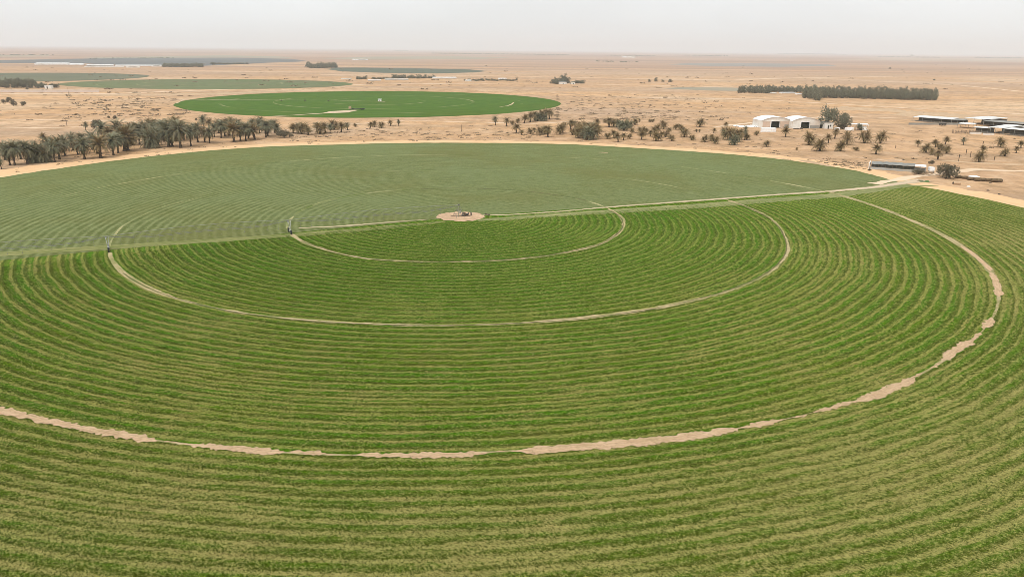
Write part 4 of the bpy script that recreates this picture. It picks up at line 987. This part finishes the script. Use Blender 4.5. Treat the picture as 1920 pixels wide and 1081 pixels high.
# tractor like machine by the grey wall
x, y = G(1767, 235.6); e = empty('farm_trailer', (x, y, 0), .1); tag(e, 'dark farm trailer parked against the long grey wall', 'trailer')
MB().box(0, 0, .8, 4.2, 2, 1.1, 0, 1.08).build('bed', DARKM, e); MB().tube([(2.1, 0, .8), (3.6, 0, .5)], .07).build('drawbar', DARKM, e)
for sx in (-1, 1):
    for sy in (-1, 1): o = obj('wheel', WM_, e); o.location = (sx*1.2, sy*.95, .68)
x, y = G(1796, 250.5); e = empty('brush_fence', (x, y, 0), 0); tag(e, 'brown brushwood pen left of the feed troughs', 'pen')
mb = MB(); rs = random.Random(5)
for i in range(90):
    u = i/90; mb.tube([(-4+u*18, rs.uniform(-.4, .4), 0), (-4+u*18+rs.uniform(-.6, .6), rs.uniform(-.6, .6), rs.uniform(1.2, 2.6))], .06, 4)
mb.build('brushwood', TIMB, e)
mb = MB(); [mb.box(-4+i*3, 0, 0, .16, .16, 2.4) for i in range(7)]; mb.build('post', TIMB, e)

# ------------------------------------------------------------------ grey shade-net shed near the field corner
(xa, ya), (xb, yb) = G(1632, 316.5), G(1714, 322.5); w_ = math.hypot(xb-xa, yb-ya)
sh = empty('shade_shed', (xa, ya, 0), math.atan2(yb-ya, xb-xa)); tag(sh, 'long low shed with a grey net roof and dark open front beside the field corner', 'shed')
mb = MB(); nn = 12
for i in range(nn+1):
    a = w_*i/nn
    for yy, zz in ((.8, 2.3), (4.2, 2.75), (8.5, 2.6)): mb.v.append((a, yy, zz-.15*(i % 2)+(.14 if i > 3 else 0)))
for i in range(nn):
    for j in range(2): q = i*3+j; mb.f.append((q, q+3, q+4, q+1))
r_ = mb.build('roof', SHADE, sh); md = r_.modifiers.new('t', 'SOLIDIFY'); md.thickness = .08
MB().box(w_/2, 8.4, 0, w_, .2, 2.3).build('back_wall', GREYW, sh)
MB().box(w_/2, -.2, 0, w_+.4, .22, .95).build('front_wall', simple('pale_block_wall', (.36, .36, .34), .9, .12, .6, .1, 0, (.42, .36, .28)), sh)
MB().box(w_/2, 2.6, 0.03, w_*.985, .15, 2.15).build('front_shade_fill', SHDARK, sh)  # dark sheet behind the posts paints the shade of the open front
for i in range(nn+1): MB().box(.1+(w_-.2)*i/nn, .7, 0, .14, .14, 2.1).build('post', TIMB, sh)
MB().box(-.7, 3.4, 0, .35, 8.2, 2.75).build('end_wall', WALLW, sh)
(xa, ya), (xb, yb) = G(1714, 322), G(1735, 323.5); w_ = math.hypot(xb-xa, yb-ya); e = empty('open_shelter', (xa, ya, 0), math.atan2(yb-ya, xb-xa)); tag(e, 'small white-roofed shelter at the right end of the shade-net shed', 'shelter')
mb = MB(); mb.quad((0, 0, 2.5), (w_, 0, 2.5), (w_, 4.6, 2.8), (0, 4.6, 2.8)); r_ = mb.build('roof', WHITE, e); md = r_.modifiers.new('t', 'SOLIDIFY'); md.thickness = .12
for a in (0.1, w_/2, w_-.1):
    for yy in (.1, 4.4): MB().box(a, yy, 0, .14, .14, 2.35).build('post', GREYW, e)
MB().box(w_*.5, 2.8, 0, w_*.9, 1.6, 1.5).build('stored_crates', GREYW, e)
x, y = G(1745, 324); e = empty('water_tank', (x, y, 0), -.1); tag(e, 'boxy white water tank on a grey stand beside the dark spreading bush', 'water tank')
MB().box(0, 0, 1.0, 2.1, 1.8, 1.55, 0, .93).build('tank', WHITE, e); mb = MB()
for sx in (-1, 1):
    for sy in (-1, 1): mb.box(sx*.85, sy*.7, 0, .16, .16, .99)
mb.box(0, -.72, .5, 1.9, .08, .12); mb.build('stand', GREYW, e); MB().tube([(0, 0, 2.55), (0, 0, 2.72)], .3, 12).build('lid', WALLW, e); MB().tube([(.6, -.95, 1.1), (.6, -1.3, .9), (.6, -1.35, .1)], .05).build('outlet_pipe', DARKM, e)
# debris poles around
rs = random.Random(8)
x, y = G(1742, 329)
mb = MB()
for i in range(26):
    a = rs.uniform(-.5, .5); l = rs.uniform(1, 3.2); ox, oy = rs.uniform(-8, 7), rs.uniform(-1.5, 2.5); mb.tube([(ox, oy, .08+rs.random()*.2), (ox+l*math.cos(a), oy+l*math.sin(a), .1+rs.random()*.9)], .05, 4)
mb.build('scrap_poles', TIMB, None, (x, y, 0)); tag(bpy.data.objects['scrap_poles'], 'tangle of weathered poles and branches strewn below the white tank', 'poles')
# windrow of old bales running to the right
bl = [(1796,333.5,10,2.6),(1808,335,11,2.4),(1820,337.5,12,3),(1832,339,12,3.2),(1843,339,9,2.4),(1853,340,11,2.8),(1864,341,13,4),(1873,341.5,10,4)]
def bale_mesh(seed):
    rs = np.random.default_rng(seed); mb = MB(); n, k = 12, 8
    for i in range(k+1):
        for j in range(n):
            a = 2*PI*j/n; rr = 1+.16*(rs.random()-.5); e_ = 1 if 0 < i < k else .8
            mb.v.append(((i/k-.5)*2, math.cos(a)*rr*e_, max(0, .8+math.sin(a)*rr*e_*.9)))
    for i in range(k):
        for j in range(n): a = i*n+j; b = i*n+(j+1) % n; mb.f.append((a, b, b+n, a+n))
    mb.f.append(tuple(range(n))[::-1]); mb.f.append(tuple(k*n+j for j in range(n))); return mb.mesh('bale', HAY)
BM = [bale_mesh(s) for s in range(3)]
nm = ['nearest the dark spreading bush', 'second right of the dark bush', 'third right of the dark bush, behind the white boat-shaped sheet', 'fourth right of the dark bush', 'fifth and smallest right of the dark bush', 'third from the right end', 'second from the right end', 'at the very right end of the line']
for i, (px, py, wp, hp) in enumerate(bl):
    x, y = G(px, py); o = obj('straw_bale', BM[i % 3]); o.location = (x, y, 0); w2 = WM(wp, px, py); o.scale = (w2*.53, .75+.12*hp/2, .52+.17*hp/2); o.rotation_euler.z = -.18+random.uniform(-.08, .08)
    tag(o, 'rotted brown straw bale, ' + nm[i], 'bale', 'line of rotted straw bales')
x, y = G(1826, 331.5); mb = MB(); n = 10
for i in range(n+1):
    s = i/n; ww = .75*math.sin(PI*min(.97, .08+s*.86))
    for j in range(5): a = PI*j/4; mb.v.append(((s-.5)*4.6, math.cos(a)*ww, .05+math.sin(a)*ww*.8))
for i in range(n):
    for j in range(4): q = i*5+j; mb.f.append((q, q+5, q+6, q+1))
o = mb.build('curved_sheet', WHITE, None, (x, y, 0), -.25); tag(o, 'upturned white boat-shaped shell lying behind the straw bales', 'shell')
x, y = G(1793, 346); o = empty('oil_drum', (x, y, 0), -.12); tag(o, 'tan cylindrical drum lying on the sand in front of the straw bales', 'drum')
MB().tube([(-1.3, 0, .62), (1.5, 0, .62)], .6, 16).build('shell', TANB, o); MB().tube([(-1.36, 0, .62), (-1.3, 0, .62)], .5, 16).build('end_cap', BLACK, o); mb = MB(); [mb.tube([(q, 0, .62), (q+.08, 0, .62)], .63, 16) for q in (-.5, .5)]; mb.build('hoop', TANB, o)
x, y = G(1816, 350.5); mb = MB(); mb.box(0, 0, 0, 1.3, .7, .55, .3, .6); mb.box(.5, .2, 0, .7, .6, .35, .9, .6); tag(mb.build('pale_sack', STONE, None, (x, y, 0)), 'small white sack on the sand in front of the drum', 'sack')
x, y = G(1733, 341); mb = MB(); mb.box(0, 0, .0, 4.2, 1.6, .35, -.1, .7); mb.box(1.2, .2, .3, 1.6, 1, .25, .3, .6); tag(mb.build('tarpaulin', TARP, None, (x, y, 0)), 'crumpled green tarpaulin heap at the field corner', 'tarpaulin')
x, y = G(1728, 339.5); mb = MB(); mb.box(-.5, 0, 0, 2.8, .8, .5, -.35, .5); tag(mb.build('brush_heap', TIMB, None, (x, y, 0)), 'dark brush heap touching the green tarpaulin', 'brush')
for i, (px, py, t) in enumerate(((1852,357.5,'small dark stone on sand, left of the two below the bales'), (1873,364.5,'small dark stone on sand nearest the field edge at right'), (1856,342.8,'small stone just below the straw bales'))):
    x, y = G(px, py); mb = MB(); mb.box(0, 0, 0, .9, .6, .35, .4*i, .6); mb.box(.5, .1, 0, .5, .5, .22, 1, .6); tag(mb.build('stone', RUST, None, (x, y, 0)), t, 'stone')

# posts, poles and fence stubs
def stump(px, py, hpx, label, group=None, head=True):
    x, y = G(px, py); h = HM(hpx, px, py); e = empty('palm_stump', (x, y, 0)); tag(e, label, 'palm stump', group)
    MB().tube([(0, 0, -.05), (.03, 0, h*.5), (0, 0, h)], [.24, .17, .2], 8).build('trunk', TRUNK, e)
    mb = MB(); rs_ = random.Random(px)
    for i in range(9): a = i*.7; mb.tube([(0, 0, h*.86), (math.cos(a)*.25, math.sin(a)*.25, h*(1.0+.12*rs_.random()))], .05, 4)
    mb.build('frond_stubs', TIMB, e)
for px, py, hp, t in ((1811,290,10,'dead palm stump, left of the two close stumps at right'), (1819,294.5,10,'dead palm stump, right of the two close stumps at right'), (1864,301,8,'short dead palm stump right of the large dusty palm'), (1797,302,12,'thin pale dead stump left of the two close stumps'), (1842,275,10,'dead stump standing behind the palm with green fronds'), (1679,278,6,'short dark stump alone in open sand above the shed'), (1306,247,5,'left of two tiny stumps under the lone leaning palm'), (1312,247,5,'right of two tiny stumps under the lone leaning palm')):
    stump(px, py, hp, t)
def pole(px, py, hpx, label):
    x, y = G(px, py); h = HM(hpx, px, py); e = empty('utility_pole', (x, y, 0)); tag(e, label, 'utility pole')
    MB().tube([(0, 0, 0), (0, 0, h)], [.2, .13], 8).build('pole', TIMB, e); MB().box(0, 0, h*.9, 2.0, .14, .14).build('crossarm', TIMB, e)
    mb = MB(); [mb.tube([(q, 0, h*.9+.14), (q, 0, h*.9+.4)], .06, 6) for q in (-.9, 0, .9)]; mb.build('insulator', GALV, e)
pole(125.8, 237, 12, 'wooden utility pole on open sand above the left palm belt'); pole(128.7, 176, 12, 'far wooden utility pole by the pale yard wall at left'); pole(22, 172, 7, 'far wooden utility pole in front of the left edge grove')
pole(382, 238, 9, 'thin pole among the small palms behind the dense belt'); pole(865, 247, 14, 'thin pole on the bare sand between the two palm areas')

# ------------------------------------------------------------------ far buildings
block('yard_wall', -20, 186, 173.5, 5, .6, simple('pale_yard_wall', (.62, .52, .45), .9, .06, .2), 'long pale yard wall in front of the left edge grove', 'wall', [('coping', 0, 1, .9, 1.04, WALLW)])
block('small_house', 84, 97, 166.5, 6, 6, WALLW, 'small white house right of the left edge grove', 'house', [('door', .3, .45, 0, .7, BLACK)], WHITE)
block('greenhouse', 65, 128, 121.6, 3.2, 60, WHITE, 'long white greenhouse, leftmost of the distant white roofs', 'greenhouse', [('base_panel', 0, 1, 0, .3, WALLW)])
block('greenhouse', 130, 156, 122, 2.4, 60, WHITE, 'shorter white greenhouse right beside the leftmost one', 'greenhouse', [('base_panel', 0, 1, 0, .3, WALLW)])
block('greenhouse', 162, 212, 124, 2.6, 50, WHITE, 'pale greenhouse between the long one and the distant grove', 'greenhouse', [('base_panel', 0, 1, 0, .4, GREYW)])
block('farm_building', 158, 232, 126.5, 1.6, 12, WALLW, 'low pale building in front of the distant greenhouses', 'building', [('base_panel', 0, 1, 0, .5, GREYW)])
block('farm_building', 236, 262, 127, 3, 14, WALLW, 'off-white building between the greenhouses and the distant grove', 'building', [('window', .2, .8, .4, .6, GREYW)])
block('greenhouse', 216, 302, 124, 1.8, 40, WHITE, 'long thin white roof ending at the distant grove', 'greenhouse', [('base_panel', 0, 1, 0, .3, WALLW)])
block('farm_building', 284, 303, 125, 3.2, 16, WHITE, 'white cube-like building touching the left of the distant grove', 'building', [('window', .2, .8, .4, .6, GREYW)])
block('farm_building', 668, 690, 113, 2.2, 40, WHITE, 'lone white building on the hazy plain above the distant farm', 'building', [('window', .2, .8, .4, .6, GREYW)])
for px0, px1, py, hp, t in ((640,660,149,2.2,'low pale shed at the left end of the distant farm'), (690,715,151.5,1.6,'thin white roof left of centre in the distant farm'), (722,766,150,2,'pale flat building in the middle of the distant farm'), (812,856,147.5,3,'bright white long shed at the right end of the distant farm'), (874,884,152.5,2.6,'small pale building at the left end of the distant hedge row'), (936,950,149.5,3,'small white house half hidden in the distant hedge row')):
    block('farm_building', px0, px1, py, hp, 10, WHITE if 'white' in t else WALLW, t, 'building', [('base_panel', 0, 1, 0, .35, GREYW)])
block('farm_building', 1050, 1063, 158.2, 4, 8, WALLW, 'white house among the dark trees of the farm clump', 'house', [('door', .4, .5, 0, .6, BLACK)], WHITE)
block('farm_building', 1072, 1078, 158.4, 4, 6, WALLW, 'small white outbuilding right of the house in the farm clump', 'house', [('door', .4, .6, 0, .6, BLACK)], WHITE)
block('farm_building', 1466, 1493, 175.5, 2.4, 8, WHITE, 'long white roof in front of the short grove', 'shed', [('base_panel', 0, 1, 0, .6, GREYW)])
block('farm_building', 1444, 1456, 175.5, 1.8, 8, WALLW, 'small pale shed left of the long white roof at the short grove', 'shed', [('base_panel', 0, 1, 0, .5, GREYW)])
block('farm_building', 1495, 1503, 177.5, 2.2, 6, WHITE, 'tiny white shed between the two planted groves', 'shed', [('base_panel', 0, 1, 0, .5, GREYW)])
block('farm_building', 1178, 1186, 108.2, 2.6, 60, WHITE, 'distant white building, left of two near the horizon', 'building', [('window', .2, .8, .4, .6, GREYW)])
block('farm_building', 1188, 1192, 108.4, 2.6, 60, WALLW, 'distant pale building, right of two near the horizon', 'building', [('window', .2, .8, .4, .6, GREYW)])

# ------------------------------------------------------------------ details of the second circle
struct(obj('path', ribbon('dirt_track', PINK, [G(*p) for p in ((500,218.6), (560,215.5), (610,212.3), (635,210), (668,206.5))], [1.5, 2.5, 5, 20, 5], .09, 1, 31, 5)))
struct(obj('path', ribbon('dirt_track', PINK, [G(*p) for p in ((330,194), (345,186.8), (420,187.2), (530,188), (600,188), (700,190), (722,190.5))], [1, 2, 1.6, 2.2, 1.2, 1.5, 5], .09, 1, 33, 5)))
struct(obj('path', ribbon('dirt_track', PINK, [G(*p) for p in ((936,201), (952,198.5), (960,195.5), (963,192))], [.5, 1.5, 2.2, .6], .09, .4, 35, 3)))
block('pump_house', 709, 715, 190.2, 4, 3.5, WHITE, 'tiny white pump hut at the centre of the bright green circle', 'hut', [('door', .3, .6, 0, .75, GREYW)], WHITE)
(xa, ya) = G(656, 205.6); e = empty('flatbed_trailer', (xa, ya, 0), -.05); tag(e, 'long dark flatbed trailer standing in the bright green circle', 'trailer')
MB().box(7, 0, .8, 12, 1.6, .5).build('bed', DARKM, e); MB().box(0.2, 0, .5, 1.9, 2.2, 2.4, 0, .9).build('cab', TANB, e)
for q in (.2, 3, 10, 11.5):
    for sy in (-1, 1): o = obj('wheel', WM_, e); o.location = (q, sy*1.0, .68)
for px, py in ((528,189.5), (616,189.5), (572,189.2)):
    tree(px, py, 2.4, 4, GK[0], 'tiny dark bush on the pale line across the bright green circle', 'bushes on the pale line', 'bush', 'bush')

# ------------------------------------------------------------------ desert scrub, hummocks and berms
def scrub(name, n, fn, smin, smax, mat, seed):
    rs = np.random.default_rng(seed); V = []; 
    for _ in range(n):
        px, py = fn(rs); x, y = G(px, py); r = math.hypot(x-CX, y-CY)
        if r < 203 or math.hypot((x+136)/182, (y-755)/185) < 1.02: continue
        s = smin+(smax-smin)*rs.random()**2.2
        for k in range(16):
            a = rs.random()*6.28; rr = s*rs.random()**.5; q = np.array([x+math.cos(a)*rr*1.5, y+math.sin(a)*rr, s*.5*rs.random()*(1-rr/s*.6)+.05])
            u = rs.normal(size=3); u /= np.linalg.norm(u); w_ = np.cross(u, rs.normal(size=3)); w_ /= np.linalg.norm(w_); l = s*.42
            V += [q-u*l, q+w_*l*.5, q+u*l, q-w_*l*.5]
    V = np.array(V); V[:, 2] = np.maximum(V[:, 2], .03)
    me = mesh_np(name, V, np.arange(len(V)).reshape(-1, 4), mat, 4); attr(me, 'rnd', rs.random(len(V))); attr(me, 'hgt', np.full(len(V), .5)); tag(obj(name, me), kind='stuff')
U = lambda a, b, c, d: (lambda rs: (rs.uniform(a, b), c+(d-c)*rs.random()))
M_SC = leafmat('dry_scrub', (.20, .15, .09), (.27, .20, .12), (.15, .11, .065), (.30, .21, .13), .3)
scrub('desert_scrub', 420, lambda rs: (np.clip(rs.normal(250, 95), 0, 420), np.clip(rs.normal(199, 15), 174, 236)), .5, 2.4, M_SC, 71)
scrub('desert_scrub', 360, lambda rs: (rs.uniform(540, 1010), rs.normal(253, 8)), .25, 1.3, M_SC, 72)
scrub('desert_scrub', 620, lambda rs: (np.clip(rs.normal(1180, 110), 1045, 1480), rs.uniform(178, 226)), .4, 1.9, M_SC, 73)
scrub('desert_scrub', 420, lambda rs: (rs.uniform(1050, 1920), rs.uniform(236, 300)), .2, 1.0, M_SC, 74)
scrub('desert_scrub', 300, lambda rs: (rs.uniform(1500, 1625), rs.normal(309, 5)), .2, .8, M_SC, 75)
scrub('desert_scrub', 260, lambda rs: (rs.uniform(0, 560), rs.uniform(0, 1)*40+ (300-.11*rs.uniform(0, 520)) ), .2, 1.0, M_SC, 76)
scrub('desert_scrub', 300, lambda rs: (rs.uniform(0, 1920), rs.uniform(120, 170)), 1.0, 4.0, M_SC, 77)

def berm(name, pts, wd, ht, seed, mat=SAND):
    P = [Vector((*G(*p), 0)) for p in pts]; Q = []
    for a, b in zip(P[:-1], P[1:]):
        k = max(2, int((b-a).length/2)); Q += [a.lerp(b, i/k) for i in range(k)]
    Q.append(P[-1]); V = []; Fc = []; m_ = 7
    for i, p in enumerate(Q):
        d = (Q[min(i+1, len(Q)-1)]-Q[max(0, i-1)]).normalized(); nn = Vector((-d.y, d.x, 0)); e_ = min(1, i/4, (len(Q)-1-i)/4)
        for j in range(m_):
            u = j/(m_-1)*2-1; z = ht*(1-u*u)**1.3*e_*(.5+1.0*float(fbm1(i*.35, seed))+.3*float(n1(i*.9+j*2, seed+1))); q = p+nn*u*wd*(.8+.4*float(n1(i*.4, seed+4))); V.append((q.x, q.y, z-.01))
        if i:
            for j in range(m_-1): q = (i-1)*m_+j; Fc.append((q, q+1, q+m_+1, q+m_))
    return struct(obj('sand_berm', mesh_np('sand_berm', V, Fc, mat, 4)))
DUNE = mat_track('dark_heap_sand', (.42, .29, .175), (.52, .365, .23), .15)
berm('b', [(1500,299.5),(1506,302),(1530,307),(1550,310.5),(1566,313)], 1.2, .9, 1, DUNE)
berm('b', [(1440,295),(1465,297.5),(1488,301.5)], .8, .4, 2, DUNE)
berm('b', [(1640,303),(1670,301),(1705,303)], 5, 1.6, 3)
berm('b', [(1590,296.5),(1640,300)], 2.5, 1.0, 4)
berm('b', [(1740,299),(1800,304),(1860,307.5),(1960,312)], .8, .5, 5, DUNE)
berm('b', [(1680,216),(1730,215),(1800,220),(1860,226),(1960,233)], 9, 2.4, 6, DUNE)
berm('b', [(1560,204),(1620,206),(1700,209)], 12, 1.8, 7, DUNE)
berm('b', [(1150,300),(1152,300.2)], 1, .1, 8)
berm('b', [(1120,285.5),(1130,286),(1142,286.6)], 1.0, .5, 9, DUNE)
berm('b', [(180,179),(300,178),(420,176),(560,170)], 6, 1.0, 10, DUNE)
berm('b', [(860,170),(1000,172),(1100,180)], 8, 1.2, 11)
# pale tracks over the plain
PALE = mat_track('pale_plain_track', (.60, .44, .29), (.70, .53, .37), .02)
for i, (pts, w2) in enumerate((([(0,224),(60,224.5),(160,226),(300,230)], 2.5), ([(0,239),(90,240),(200,236),(330,226)], 3), ([(560,246),(640,234),(760,226),(1000,232),(1090,227)], 3), ([(1340,238),(1420,229),(1560,218),(1700,222)], 4), ([(1150,182),(1400,186),(1600,197),(1760,206),(1920,214)], 6), ([(1380,150),(1500,146),(1640,152),(1800,160),(1920,172)], 8), ([(0,176),(200,176),(420,168),(700,158),(1000,156),(1400,164)], 10), ([(600,140),(900,142),(1300,150),(1700,143)], 12), ([(1640,345),(1720,330),(1830,318),(1950,322)], 5))):
    struct(obj('path', ribbon('dirt_track', PALE, [G(*p) for p in pts], w2, .03+.003*i, w2*.4, 60+i, max(3, w2))))


# ------------------------------------------------------------------ haze, light, sky
hz = MB(); hz.box(0, 20000, -40, 60000, 60000, 440)
mh = bpy.data.materials.new('dust_haze'); mh.use_nodes = True
mh.node_tree.nodes.clear(); nt = NT(mh)
vs_ = nt.add('ShaderNodeVolumeScatter', {'Color': (.95, .97, 1.0, 1), 'Density': 0.95e-4, 'Anisotropy': .3})
va = nt.add('ShaderNodeVolumeAbsorption', {'Color': (0, .45, .8, 1), 'Density': 0.6e-5}); vo = nt.add('ShaderNodeAddShader', {0: vs_.outputs[0], 1: va.outputs[0]})
out = nt.add('ShaderNodeOutputMaterial'); nt.l.new(vo.outputs[0], out.inputs['Volume'])
try: mh.cycles.homogeneous_volume = True
except Exception: pass
HAZE = struct(hz.build('haze', mh))

EL, AZ = math.radians(60), math.radians(-150)      # sun: high, behind the camera's left shoulder
sd = Vector((math.cos(EL)*math.sin(AZ), math.cos(EL)*math.cos(AZ), math.sin(EL)))
sl = bpy.data.lights.new('sun', 'SUN'); sl.energy = 1.7; sl.angle = math.radians(8); sl.color = (1, .985, .96)
so = bpy.data.objects.new('sun', sl); COL.objects.link(so); so.rotation_euler = (-sd).to_track_quat('-Z', 'Y').to_euler()
w = bpy.data.worlds.new('World'); sc.world = w; w.use_nodes = True; wn = NT(w)
bg = wn.n['Background']
sky = wn.add('ShaderNodeTexSky', sky_type='NISHITA'); sky.sun_disc = False
sky.sun_elevation = EL; sky.sun_rotation = AZ; sky.air_density = 1.0; sky.dust_density = 7.0; sky.ozone_density = 1.0; sky.altitude = 600
hs = wn.add('ShaderNodeHueSaturation', {'Saturation': .06, 'Value': 1.0, 'Color': sky.outputs[0]})
gen = wn.add('ShaderNodeTexCoord').outputs['Generated']
hzn = wn.noise(wn.scale(gen, 1.2, 1.2, 5.0), 2.2, 4, .55, .4)
veil = wn.mix(wn.rng(hzn, .3, .7, .50, .62), hs.outputs[0], (11.0, 11.5, 11.7))
wn.l.new(veil, bg.inputs['Color']); bg.inputs['Strength'].default_value = .13

sc.render.engine = 'CYCLES'
sc.cycles.use_denoising = True
try: sc.cycles.denoiser = 'OPENIMAGEDENOISE'; sc.cycles.denoising_prefilter = 'ACCURATE'
except Exception: pass
sc.cycles.filter_width = .78; sc.cycles.max_bounces = 6; sc.cycles.diffuse_bounces = 3; sc.cycles.volume_bounces = 2; sc.cycles.transparent_max_bounces = 6
sc.cycles.sample_clamp_indirect = 4
